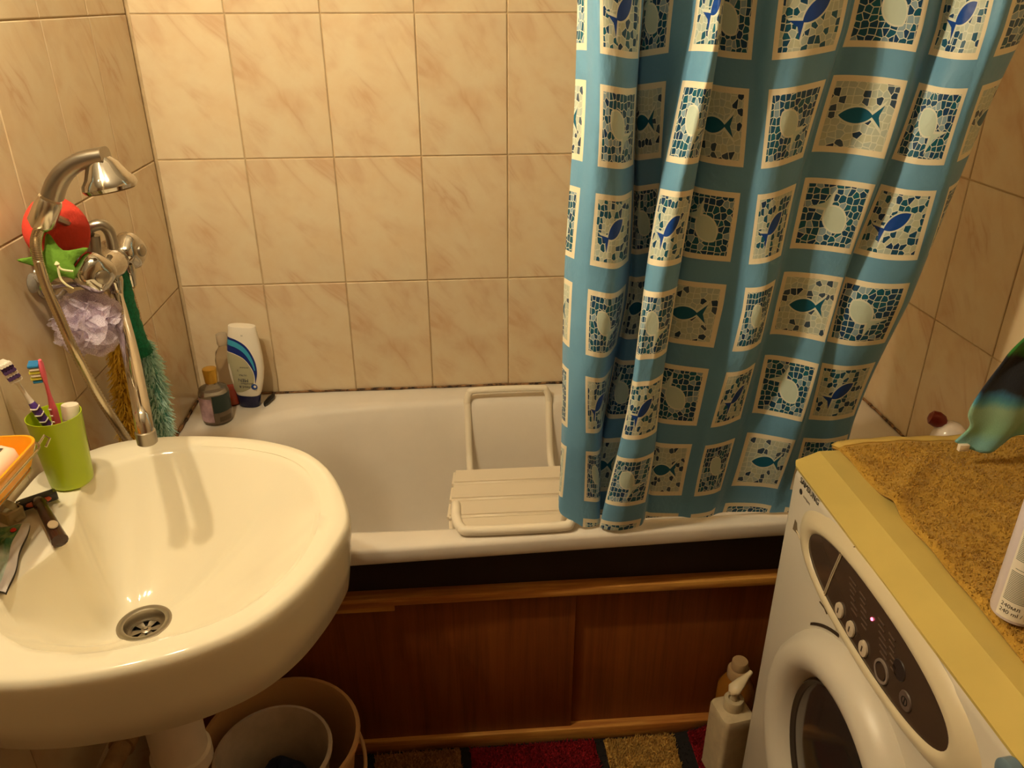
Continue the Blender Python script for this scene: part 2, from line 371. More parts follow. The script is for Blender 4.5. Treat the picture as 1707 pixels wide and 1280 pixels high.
# ------------------------------------------------------------------ washbasin
def basin():
    root = thing('washbasin', 'cream ceramic washbasin with a bean-shaped bowl on the left wall', 'washbasin', (0.2, -0.945, 0.66))
    YC, ZT = -0.945, 0.86
    out = [(0.502, 0), (0.497, .034), (.48, .091), (.451, .154), (.41, .204), (.355, .238), (.291, .26), (.218, .272), (.153, .273), (.094, .262), (.052, .235), (.028, .20)]
    inn = [(.452, 0), (.450, .04), (.437, .094), (.409, .148), (.364, .188), (.301, .214), (.24, .227), (.2, .225), (.16, .217), (.13, .2), (.104, .18), (.090, .15), (.086, .12), (.092, .085), (.107, .046), (.119, 0)]
    C = Vector((0.23, YC)); N = 128
    def resample(half, wall):
        pts = [Vector((x, YC+d)) for x, d in half]
        if wall: pts = pts + [Vector((0.006, YC+0.17)), Vector((0.004, YC+0.10)), Vector((0.004, YC))]
        full = pts + [Vector((p.x, 2*YC-p.y)) for p in reversed(pts[1:-1])]
        dense = [Vector((p[0], p[1])) for p in cr([Vector((p.x, p.y, 0)) for p in full], 12, True)]
        ang = sorted(((math.atan2(p.y-C.y, p.x-C.x) % (2*PI)), (p-C).length) for p in dense)
        res = []
        for j in range(N):
            a = 2*PI*j/N
            lo = max([q for q in ang if q[0] <= a], default=(ang[-1][0]-2*PI, ang[-1][1])); hi = min([q for q in ang if q[0] > a], default=(ang[0][0]+2*PI, ang[0][1]))
            t = (a-lo[0])/max(1e-9, hi[0]-lo[0]); r = lo[1]+(hi[1]-lo[1])*t
            x = C.x + r*math.cos(a)
            res.append(Vector((max(x, 0.004), C.y + r*math.sin(a))))
        return res
    O, I = resample(out, True), resample(inn, False)
    D = Vector((0.187, -0.948)); zd = 0.694
    def sc(ring, k, z):   # shrink towards the centre, keeping the flat wall side
        return [Vector((max(0.004, C.x+(p.x-C.x)*k) if p.x > 0.02 else p.x, C.y+(p.y-C.y)*k, z)) for p in ring]
    def lerp(a, b, t, z): return [Vector((p.x+(q.x-p.x)*t, p.y+(q.y-p.y)*t, z)) for p, q in zip(a, b)]
    rings = []
    dr_ring = [Vector((D.x+0.030*math.cos(2*PI*j/N), D.y+0.030*math.sin(2*PI*j/N))) for j in range(N)]
    # underside, apron, rim
    rings.append([Vector((D.x+0.042*math.cos(2*PI*j/N), D.y+0.042*math.sin(2*PI*j/N), 0.655)) for j in range(N)])
    rings.append(lerp(dr_ring, O, 0.55, 0.675)); rings.append(lerp(dr_ring, O, 0.85, 0.725))
    rings.append(sc(O, 0.945, 0.742)); rings.append(sc(O, 0.962, 0.745)); rings.append(sc(O, 0.985, 0.79)); rings.append(sc(O, 1.004, 0.835)); rings.append(sc(O, 1.006, 0.845))
    rings.append(sc(O, 1.002, 0.852)); rings.append(sc(O, 0.990, 0.858)); rings.append(sc(O, 0.975, 0.8605))
    rings.append(lerp(O, I, 0.5, 0.8600)); rings.append(lerp(O, I, 0.85, 0.8590)); rings.append(lerp(I, dr_ring, -0.03, 0.8580)); rings.append(lerp(I, dr_ring, 0.0, 0.8555)); rings.append(lerp(I, dr_ring, 0.02, 0.851))
    depth = 0.8555 - zd; rings.pop()
    for q in (0.02, 0.05, 0.09, 0.14, 0.2, 0.28, 0.37, 0.47, 0.58, 0.7, 0.82, 0.92, 1.0):
        r = []
        for p, d in zip(I, dr_ring):
            front = max(0.0, min(1.0, (p.x-0.12)/0.30))           # the front wall slopes more gently than the wall side
            side = min(1.0, abs(p.y-YC)/0.22); pw = 3.0 - 1.62*max(front, min(1.0, side*1.15))
            f = 1-(1-q)**pw
            r.append(Vector((p.x+(d.x-p.x)*q, p.y+(d.y-p.y)*q, 0.8555-depth*f)))
        rings.append(r)
    MB().loft(rings, True, False).build('basin_body', M_CERAMIC, root, ang=70)
    T = Matrix.Translation((D.x, D.y, zd))
    MB().lathe([(0.039, -0.001), (0.0385, 0.003), (0.034, 0.0042), (0.029, 0.0025), (0.026, -0.004), (0.025, -0.014)], 36, T, False, False).build('drain_flange', M_SATIN, root)
    st = MB(); st.lathe([(0.0255, -0.0135), (0.0255, -0.011), (0.0205, -0.0108), (0.0205, -0.0135)], 36, T, False, False)
    for k in range(6):
        a = 2*PI*k/6+0.3; c = Vector((D.x, D.y, zd-0.0118)); d = Vector((math.cos(a), math.sin(a), 0)); n = Vector((-d.y, d.x, 0))
        st.add([c+d*0.005-n*0.0026, c+d*0.0215-n*0.0062, c+d*0.0215+n*0.0062, c+d*0.005+n*0.0026], [(0, 1, 2, 3)])
    st.lathe([(0.0075, -0.0135), (0.0075, -0.0105), (0.004, -0.009)], 20, T)
    stn = st.build('strainer', M_SATIN, root)
    MB().lathe([(0.0035, -0.009), (0.003, -0.007)], 14, T).build('screw', M_CHROME, stn)
    MB().lathe([(0.027, -0.019), (0.027, -0.0165)], 30, T).build('drain_hole', M_HOLE, root)
basin()
tr = thing('drain_trap', 'white plastic bottle trap hanging under the washbasin', 'pipe', (0.20, -0.96, 0.42))
T = Matrix.Translation((0.198, -0.962, 0))
MB().lathe([(0.040, 0.656), (0.042, 0.62), (0.042, 0.44)], 28, T).build('trap_body', M_WPIPE, tr)
MB().lathe([(0.042, 0.445), (0.047, 0.442), (0.047, 0.418), (0.042, 0.412)], 28, T).build('trap_cap', M_WPIPE, tr)
MB().tube(cr([(0.163, -0.962, 0.60), (0.10, -0.962, 0.60), (0.06, -0.962, 0.59), (0.008, -0.962, 0.58)], 6), 0.017, 14).build('outlet_pipe', M_WPIPE, tr)
bk = thing('wall_bracket', 'tan painted bracket with dark bolt holes under the washbasin', 'bracket', (0.02, -0.86, 0.3))
mtan = mat('tan_paint', (176, 140, 96), rough=0.55, var=0.3, vscale=40)
pa, pb = P(222, 1205, x=0.06), P(176, 1300, x=0.06)
MB().tube([pa, pb], 0.017, 14).build('bracket_arm', mtan, bk)
pm = pa.lerp(pb, 0.35); dv = (pb-pa).normalized()
MB().tube([pm-dv*0.012, pm+dv*0.012], 0.022, 16).build('collar', mtan, bk)
MB().tube([pb, (0.004, pb.y-0.02, pb.z-0.02)], 0.014, 12).build('wall_stub', mtan, bk)
for s_ in (-1, 1):
    c = pm - dv*0.024 + Vector((0.014, -0.006, 0.008)) + Vector((0.0, s_*0.009, 0.003*s_))
    MB().tube([c, c+Vector((0.003, -0.003, 0.003))], 0.004, 10).build('bolt_hole', M_HOLE, bk)

# ------------------------------------------------------------------ mixer tap on the left wall
KX, KZ = 0.078, 1.120
mx = thing('mixer_tap', 'chrome wall mixer tap with cross knobs and a long swivel spout', 'tap', (0.0, -0.53, 1.1))
for yy in (-0.605, -0.455):
    MB().lathe([(0.033, 0.001), (0.032, 0.006), (0.018, 0.016), (0.014, 0.03), (0.014, 0.06)], 24, frame((0.0, yy, KZ), (0, 1, 0), (1, 0, 0))).build('wall_flange', M_CHROME, mx)
MB().lathe([(0.0, -0.075), (0.018, -0.075), (0.021, -0.05), (0.019, -0.035), (0.024, -0.02), (0.026, 0), (0.024, 0.02), (0.019, 0.035), (0.021, 0.05), (0.018, 0.075), (0.0, 0.075)], 24,
           frame((KX, -0.53, KZ), (1, 0, 0), (0, 1, 0)), False, False).build('mixer_body', M_CHROME, mx)
def knob(cen, dirv):
    dirv = Vector(dirv).normalized(); fr = frame(cen - dirv*0.034, (0, 0, 1), dirv); mb = MB(); N = 48; rings = []
    for r, z in [(0.013, 0.0), (0.013, 0.012), (0.024, 0.016), (0.0305, 0.024), (0.032, 0.034), (0.029, 0.046), (0.021, 0.054), (0.011, 0.056)]:
        ring = []
        for j in range(N):
            a = 2*PI*j/N; k = 1 + (0.06*math.cos(4*a) if r > 0.02 else 0)
            ring.append((r*k*math.cos(a), r*k*math.sin(a), z))
        rings.append(ring)
    mb.loft(rings, True, True, T=fr); kn = mb.build('knob', M_CHROME, mx)
    MB().lathe([(0.011, 0.055), (0.0105, 0.059), (0.009, 0.060)], 20, fr).build('knob_cap', M_SATIN, kn)
    MB().lathe([(0.019, -0.012), (0.021, -0.006), (0.021, 0.004), (0.015, 0.01)], 20, fr).build('bonnet_nut', M_CHROME, mx)
knob(P(158, 455, y=-0.64), (0.72, -0.62, -0.12)); knob(P(216, 418, y=-0.47), (0.9, -0.15, 0.05))
# spout
sp_pts = cr([(KX, -0.535, KZ-0.02), (KX+0.001, -0.537, KZ-0.045), (KX+0.01, -0.56, KZ-0.062), (0.150, -0.70, 1.030), (0.198, -0.818, 0.992), (0.207, -0.842, 0.980), (0.2095, -0.850, 0.963)], 8)
spt = MB().tube(sp_pts, 0.0125, 18).build('spout', M_CHROME, mx)
MB().lathe([(0.0125, 0.0), (0.0143, 0.001), (0.0143, 0.019), (0.0120, 0.021)], 20, frame((0.2095, -0.850, 0.967), (1, 0, 0), (0.02, -0.05, -1))).build('aerator', M_SATIN, spt)
MB().lathe([(0.016, 0.0), (0.017, -0.01), (0.013, -0.03)], 20, Matrix.Translation((KX, -0.535, KZ-0.018))).build('spout_nut', M_CHROME, mx)
# shower bracket: stem, hook bend and flat cradle arm
MB().tube([P(158, 442, y=-0.56), P(156, 415, y=-0.56), P(154, 392, y=-0.56)], [0.014, 0.012, 0.0115], 14).build('bracket_stem', M_SATIN, mx)
MB().tube(cr([P(143, 385, y=-0.56), P(155, 377, y=-0.56), P(170, 375, y=-0.555), P(182, 386, y=-0.55), P(189, 412, y=-0.54)], 8), 0.0092, 12).build('bracket_bend', M_SATIN, mx)
a = P(152, 389, y=-0.56); b = P(88, 361, y=-0.655)
MB().tube([a, b], 0.0065, 8).build('cradle_arm', M_SATIN, mx)
MB().lathe([(0.010, 0.0), (0.011, -0.015), (0.008, -0.04)], 16, Matrix.Translation((KX+0.012, -0.49, KZ-0.012))).build('hose_outlet', M_CHROME, mx)

# ------------------------------------------------------------------ hand shower and hose
hs = thing('hand_shower', 'chrome hand shower with ribbed metal hose resting on the mixer tap', 'shower', (0.03, -0.62, 1.2))
YS = -0.67
hp = [P(u, v, y=YS) for u, v in [(87, 328), (95, 305), (112, 283), (140, 266), (176, 258)]]
path = cr(hp, 6); rings = []
for i, p in enumerate(path):
    tgn = (path[min(i+1, len(path)-1)] - path[max(i-1, 0)]).normalized(); t = i/(len(path)-1)
    side = Vector((0, 1, 0)); up = tgn.cross(side).normalized(); wd = 0.0140 + 0.005*t; hg = 0.0150 - 0.0035*t
    rings.append([p + side*(wd*math.copysign(abs(math.cos(q))**0.7, math.cos(q))) + up*(hg*math.copysign(abs(math.sin(q))**0.7, math.sin(q))) for q in [2*PI*j/16 for j in range(16)]])
MB().loft(rings, True, True).build('shower_handle', M_SATIN, hs, ang=50)
hc = P(173, 282, y=YS); hd = Vector((0.16, -0.05, -1))
hd_ = MB().lathe([(0.014, -0.016), (0.022, -0.008), (0.031, 0.010), (0.0375, 0.018), (0.039, 0.025), (0.036, 0.030)], 32, frame(hc, (1, 0, 0), hd)).build('shower_head', M_CHROME, hs)
MB().lathe([(0.034, 0.0295), (0.033, 0.032), (0.006, 0.033)], 28, frame(hc, (1, 0, 0), hd)).build('spray_plate', mat('grey_rubber', (120, 96, 60), rough=0.6), hd_)
n0, n1 = P(83, 333, y=YS), P(66, 380, y=YS)
MB().lathe([(0.0160, -0.002), (0.0180, 0.003), (0.0195, (n1-n0).length*0.8), (0.0125, (n1-n0).length)], 18, frame(n0, (0, 1, 0), n1-n0)).build('hose_nut', mat('bright_satin', (226, 220, 206), rough=0.22, metal=1.0), hs)
hpix = [(69, 374, .0), (60, 400, -.02), (63, 430, -.035), (76, 475, -.045), (100, 530, -.05), (132, 600, -.045), (168, 665, -.01), (205, 722, .035)]
hpts = [P(u, v, y=YS+dy) for u, v, dy in hpix]
hpts += [Vector((0.075, -0.57, 0.74)), Vector((0.080, -0.51, 0.70)), P(246, 700, y=-0.46), P(238, 600, y=-0.46), P(228, 530, y=-0.475), P(215, 480, y=-0.485), Vector((KX+0.012, -0.49, KZ-0.05))]
hh = cr(hpts, 26)
MB().tube(hh, [0.0082 if i % 2 else 0.0069 for i in range(len(hh))], 10).build('hose', mat('hose_metal', (196, 182, 156), rough=0.24, metal=1.0), hs, ang=80)

# ------------------------------------------------------------------ bath sponges and scrubbers on the tap
ss = thing('bath_sponge', 'red strawberry-shaped bath sponge with green leaves behind the hand shower', 'sponge', (0.03, -0.57, 1.17))
mred = mat('red_foam', (212, 66, 48), rough=0.9, bump=0.5, bscale=260, bdist=0.002, var=0.12, vscale=60)
mgrn = mat('green_foam', (104, 148, 44), rough=0.9, bump=0.5, bscale=260, bdist=0.002, var=0.15, vscale=60)
sc_ = P(95, 384, x=0.050); rings = []
sn = Vector((0.62, -0.76, 0.18)).normalized(); sa_ = Vector((0, 0, 1)).cross(sn).normalized(); sb_ = sn.cross(sa_)
for k in range(11):
    t = k/10; th = -PI/2 + PI*t
    rings.append([sc_ + sn*(0.015*math.sin(th)) + sa_*(0.048*math.cos(th)**0.6*math.cos(a)) +
                  sb_*((0.050 if math.sin(a) > 0 else 0.054)*math.cos(th)**0.6*math.sin(a)*(1-0.08*math.cos(2*a))) for a in [2*PI*j/40 for j in range(40)]])
MB().loft(rings, True, True).build('berry', mred, ss, ang=70)
star = []
for j in range(10):
    a = 2*PI*j/10 + 0.30; r = 0.052 if j % 2 == 0 else 0.024
    star.append((r*math.cos(a), r*math.sin(a)*0.86))
lc = P(93, 438, y=sc_.y-0.045)
sd = cr([Vector((x, y, 0)) for x, y in star], 4, True)
MB().loft([[lc + sn*dx + sa_*p.x*k + sb_*p.y*k for p in sd] for dx, k in [(-0.006, 0.9), (-0.004, 1), (0.004, 1), (0.006, 0.92)]], True, True).build('leaf', mgrn, ss, ang=60)
yc_ = lc.y - 0.016
MB().tube(cr([P(96, 440, y=yc_), P(103, 449, y=yc_), P(122, 452, y=yc_+.005)], 5), 0.0018, 6).tube(cr([P(96, 440, y=yc_), P(100, 462, y=yc_), P(110, 474, y=yc_), P(122, 481, y=yc_+.005)], 5), 0.0018, 6).lathe(
    [(0.001, -0.004), (0.004, 0), (0.001, 0.004)], 10, Matrix.Translation(P(95, 440, y=yc_))).build('cord', mat('white_cord', (226, 218, 170), rough=0.8), ss)
# clear suction hook
hk = thing('suction_hook', 'small clear plastic suction hook under the strawberry sponge', 'hook', P(58, 470, x=0.0))
mclear = mat('clear_plastic', (225, 218, 205), rough=0.15, trans=0.75, ior=1.4)
q = P(57, 472, x=0.004)
MB().lathe([(0.016, 0.0), (0.014, 0.004), (0.006, 0.008)], 20, frame((0.001, q.y, q.z), (0, 1, 0), (1, 0, 0))).build('suction_cup', mclear, hk)
MB().tube(cr([(0.008, q.y, q.z+0.012), (0.018, q.y, q.z-0.002), (0.022, q.y, q.z-0.018), (0.032, q.y+0.004, q.z-0.026), (0.044, q.y+0.008, q.z-0.016)], 6), 0.0042, 10).build('hook_arm', mclear, hk)

# lilac mesh puff
pf = thing('mesh_puff', 'lilac nylon mesh bath puff hanging below the tap', 'bath puff', P(145, 545, x=0.07))
pc = P(147, 538, x=0.064); mb = MB(); rnd = random.Random(4)
for k in range(26):
    g_ = k*2.39996; zz = 1-2*(k+.5)/26; d = Vector((math.sqrt(1-zz*zz)*math.cos(g_), math.sqrt(1-zz*zz)*math.sin(g_), zz))
    fr = frame(pc, Vector((rnd.random()-.5, rnd.random()-.5, rnd.random()-.5)), d); ph = rnd.random()*6; L = rnd.uniform(0.046, 0.056)
    nu, nv = 44, 6; wv = rnd.choice([3, 4])
    def fn(u, v):
        a = 2*PI*u; r = L*(0.25 + 0.75*v); wob = math.sin(wv*a+ph) + 0.5*math.sin((2*wv+1)*a+ph*2)
        th = (0.12 + 0.62*v) * (1 + 0.42*v*wob); r2 = r*(1 + 0.10*v*math.cos(wv*a*2+ph))
        return fr @ Vector((r2*math.sin(th)*math.cos(a), r2*math.sin(th)*math.sin(a), r2*math.cos(th)))
    mb.grid(fn, nu, nv)
def net_nodes(t, b):
    tr_ = t.n('ShaderNodeBsdfTranslucent'); tr_.inputs[0].default_value = lin((240, 228, 244))
    tp_ = t.n('ShaderNodeBsdfTransparent'); m1 = t.n('ShaderNodeMixShader'); m1.inputs[0].default_value = 0.35
    t.put(m1.inputs[1], b.outputs[0]); t.put(m1.inputs[2], tr_.outputs[0])
    m2 = t.n('ShaderNodeMixShader'); t.put(m2.inputs[0], t.ramp(t.noise(t.coord(), 1100, 1), [(0.40, (0.2,)*3+(1,)), (0.58, (0.62,)*3+(1,))]))
    t.put(m2.inputs[1], m1.outputs[0]); t.put(m2.inputs[2], tp_.outputs[0])
    t.put(t.nt.nodes['Material Output'].inputs[0], m2.outputs[0])
mpuff = mat('lilac_net', (240, 228, 244), rough=0.6, custom=net_nodes)
v2 = [Vector(p) for p in mb.v]; mb.v = [tuple((max(p.x, 0.004), p.y, p.z)) for p in v2]
stuff(mb.build('net_ruffles', mpuff, pf, ang=80))
MB().tube(cr([pc, P(162, 500, x=0.08), P(166, 486, x=0.085), P(160, 470, x=0.085)], 6), 0.0016, 6).build('hanging_loop', mat('lilac_cord', (214, 200, 206), rough=0.7), pf)

# fringe scrubbers
def fringe(mb, path, rad, n, ln, wd, rnd, flat=1.0):
    N = len(path)
    for k in range(n):
        t = rnd.random()*(N-1); i = min(int(t), N-2); p = path[i].lerp(path[i+1], t-i); tgn = (path[i+1]-path[i]).normalized()
        a = rnd.random()*2*PI; e1 = tgn.cross(Vector((1, 0.2, 0))).normalized(); e2 = tgn.cross(e1)
        d = (e1*math.cos(a) + e2*math.sin(a)*flat); R = rad[i] if isinstance(rad, list) else rad
        s0 = p + d*R*rnd.uniform(0.3, 0.8); gv = tgn*rnd.uniform(-0.2, 0.9) + Vector((rnd.gauss(0, .4), rnd.gauss(0, .4), rnd.gauss(0, .3)))
        dd = (d + gv*0.6).normalized(); l = ln*rnd.uniform(0.6, 1.3); sd_ = dd.cross(Vector((rnd.gauss(0, 1), rnd.gauss(0, 1), rnd.gauss(0, 1)))).normalized()*wd
        m1 = s0 + dd*l*0.5 + Vector((0, 0, 0.002)); m2 = s0 + dd*l + Vector((0, 0, -0.004)) + sd_*rnd.uniform(-1, 1)*2
        vs = [s0-sd_, s0+sd_, m1+sd_, m1-sd_, m2+sd_*0.4, m2-sd_*0.4]
        vs = [Vector((max(0.003, q.x), q.y, q.z)) for q in vs]
        mb.add(vs, [(0, 1, 2, 3), (3, 2, 4, 5)])
rnd = random.Random(11)
tq = thing('bath_scrubber', 'long bath scrubber of dark green net and fluffy teal fringe hanging from the tap', 'scrubber', P(235, 600, y=-0.46))
gpath = cr([P(192, 440, y=-0.50), P(199, 475, y=-0.51), P(209, 515, y=-0.51), P(222, 555, y=-0.505), P(242, 590, y=-0.50)], 6)
mdg = mat('dark_green_net', (14, 142, 100), rough=0.7, bump=0.8, bscale=500, bdist=0.003, var=0.5, vscale=160)
mb = MB().tube(gpath, [0.0150 + 0.005*math.sin(i/len(gpath)*PI) + rnd.uniform(-.0012, .0012) for i in range(len(gpath))], 14)
gs = mb.build('net_strap', mdg, tq)
mb = MB(); fringe(mb, gpath, 0.016, 1500, 0.009, 0.0007, rnd); stuff(mb.build('net_fibre', mdg, gs))
tpath = cr([P(236, 572, y=-0.48), P(247, 602, y=-0.48), P(258, 640, y=-0.48), P(266, 690, y=-0.485), P(272, 728, y=-0.49), P(274, 750, y=-0.49)], 6)
mteal = mat('teal_fringe', (206, 246, 240), rough=0.7, var=0.08, vscale=80)
tc = MB().tube(tpath, [0.007] + [0.014]*(len(tpath)-2) + [0.008], 10).build('fringe_core', mat('teal_core', (120, 190, 178), rough=0.8), tq)
mb = MB(); fringe(mb, tpath, [0.008 if i < 5 else 0.016 for i in range(len(tpath))], 2400, 0.016, 0.0013, rnd); stuff(mb.build('fringe', mteal, tq))
yq = thing('bath_scrubber', 'yellow fluffy fringe bath scrubber hanging behind the spout', 'scrubber', P(205, 650, y=-0.53))
ypath = cr([P(196, 560, y=-0.52), P(203, 600, y=-0.52), P(208, 650, y=-0.525), P(214, 700, y=-0.53), P(219, 745, y=-0.53)], 6)
myel = mat('yellow_fringe', (252, 214, 80), rough=0.7, var=0.08, vscale=80)
MB().tube(ypath, [0.006] + [0.012]*(len(ypath)-2) + [0.008], 10).build('fringe_core', mat('yellow_core', (200, 150, 40), rough=0.8), yq)
mb = MB(); fringe(mb, ypath, 0.016, 2000, 0.016, 0.0012, rnd); stuff(mb.build('fringe', myel, yq))

# ------------------------------------------------------------------ shower curtain
def curtain_nodes(t, b):
    uv = t.n('ShaderNodeUVMap').outputs[0]; sp = t.n('ShaderNodeSeparateXYZ'); t.put(sp.inputs[0], uv)
    U, V = sp.outputs[0], sp.outputs[1]
    cu, cv = t.m('FLOOR', U), t.m('FLOOR', V)
    lu, lv = t.m('SUBTRACT', U, cu), t.m('SUBTRACT', V, cv)
    odd = lambda x: t.m('ABSOLUTE', t.m('SUBTRACT', x, t.m('MULTIPLY', t.m('FLOOR', t.m('MULTIPLY', t.m('ADD', x, 0.01), 0.5)), 2)))
    isA, rodd = odd(t.m('ADD', cu, cv)), odd(cv)
    AND = lambda *a: a[0] if len(a) == 1 else t.m('MULTIPLY', a[0], AND(*a[1:]))
    OR = lambda a, c: t.m('MAXIMUM', a, c)
    LT = lambda a, c: t.m('LESS_THAN', a, c)
    GT = lambda a, c: t.m('GREATER_THAN', a, c)
    px, py = t.m('SUBTRACT', lu, 0.37), t.m('SUBTRACT', 0.37, lv)
    ax, ay = t.m('ABSOLUTE', px), t.m('ABSOLUTE', py)
    square = AND(LT(ax, 0.372), LT(ay, 0.372)); inner = AND(LT(ax, 0.312), LT(ay, 0.312))
    # fish: lens-shaped body and two-lobed tail, turned by the kind of square and the row
    even_ang = t.m('ADD', t.m('MULTIPLY', isA, -0.80), 0.05); odd_ang = t.m('ADD', t.m('MULTIPLY', isA, -1.50), 3.80)
    ang = t.m('ADD', t.m('MULTIPLY', rodd, odd_ang), t.m('MULTIPLY', t.m('SUBTRACT', 1.0, rodd), even_ang))
    cs, sn = t.m('COSINE', ang), t.m('SINE', ang)
    qx = t.m('ADD', t.m('ADD', t.m('MULTIPLY', px, cs), t.m('MULTIPLY', py, sn)), 0.045)
    qy = t.m('SUBTRACT', t.m('MULTIPLY', py, cs), t.m('MULTIPLY', px, sn))
    def fish(grow):
        a = 0.16 + grow; bb = t.m('ADD', t.m('MULTIPLY', isA, 0.030), 0.076 + grow)
        R = t.m('DIVIDE', t.m('ADD', t.m('MULTIPLY', bb, bb), a*a), t.m('MULTIPLY', bb, 2.0)); d = t.m('SUBTRACT', R, bb)
        ln = lambda y: t.m('SQRT', t.m('ADD', t.m('MULTIPLY', qx, qx), t.m('MULTIPLY', y, y)))
        body = AND(LT(ln(t.m('ADD', qy, d)), R), LT(ln(t.m('SUBTRACT', qy, d)), R))
        tx = t.m('SUBTRACT', qx, 0.140 - grow)
        tail = AND(LT(t.m('ABSOLUTE', qy), t.m('ADD', t.m('MULTIPLY', tx, 0.95), grow)), LT(t.m('SUBTRACT', tx, t.m('MULTIPLY', t.m('ABSOLUTE', qy), 0.35)), 0.078 + grow))
        return OR(body, tail)
    F, Fo = fish(0.0), fish(0.018)
    vv = t.n('ShaderNodeTexVoronoi', voronoi_dimensions='2D', feature='DISTANCE_TO_EDGE'); t.put(vv.inputs['Vector'], uv); vv.inputs['Scale'].default_value = 14.5; vv.inputs['Randomness'].default_value = 0.62
    vc = t.n('ShaderNodeTexVoronoi', voronoi_dimensions='2D', feature='F1'); t.put(vc.inputs['Vector'], uv); vc.inputs['Scale'].default_value = 14.5; vc.inputs['Randomness'].default_value = 0.62
    rs = t.n('ShaderNodeSeparateColor'); t.put(rs.inputs[0], vc.outputs['Color']); rv, rw = rs.outputs[0], rs.outputs[1]
    stone = GT(vv.outputs['Distance'], 0.062)
    dark = t.mix(rw, lin((16, 58, 104)), lin((14, 96, 118))); dark2 = t.mix(GT(rv, 0.78), dark, lin((142, 168, 184)))
    pale = t.mix(rw, lin((176, 192, 186)), lin((196, 202, 178))); pdark = t.mix(t.m('MULTIPLY', GT(rv, 0.80), 1.0), pale, t.mix(rw, lin((14, 52, 84)), lin((70, 90, 110))))
    pd2 = t.mix(GT(rv, 0.58), pale, dark)
    pstone = t.mix(rodd, pdark, pd2)
    cream = lin((238, 228, 200)); line = lin((218, 222, 206))
    colr = t.mix(isA, pstone, dark2)
    colr = t.mix(t.m('SUBTRACT', 1.0, stone), colr, line)
    colr = t.mix(Fo, colr, line)
    fc = t.mix(isA, t.mix(rodd, lin((8, 92, 122)), lin((14, 66, 150))), lin((196, 212, 198)))
    colr = t.mix(F, colr, fc)
    colr = t.mix(inner, cream, colr)
    basec = t.mix(t.ramp(t.noise(uv, 0.9, 2), [(0.3, (0,0,0,1)), (0.7, (1,1,1,1))]), lin((102, 154, 190)), lin((108, 160, 196)))
    colr = t.mix(square, basec, colr)
    t.put(b.inputs['Base Color'], colr)
    t.put(b.inputs['Normal'], t.bump(t.noise(uv, 5, 3, 0.5), 0.25, 0.01))
M_CURT = mat('curtain_print', rough=0.42, spec=0.35, sheen=0.1, custom=curtain_nodes)
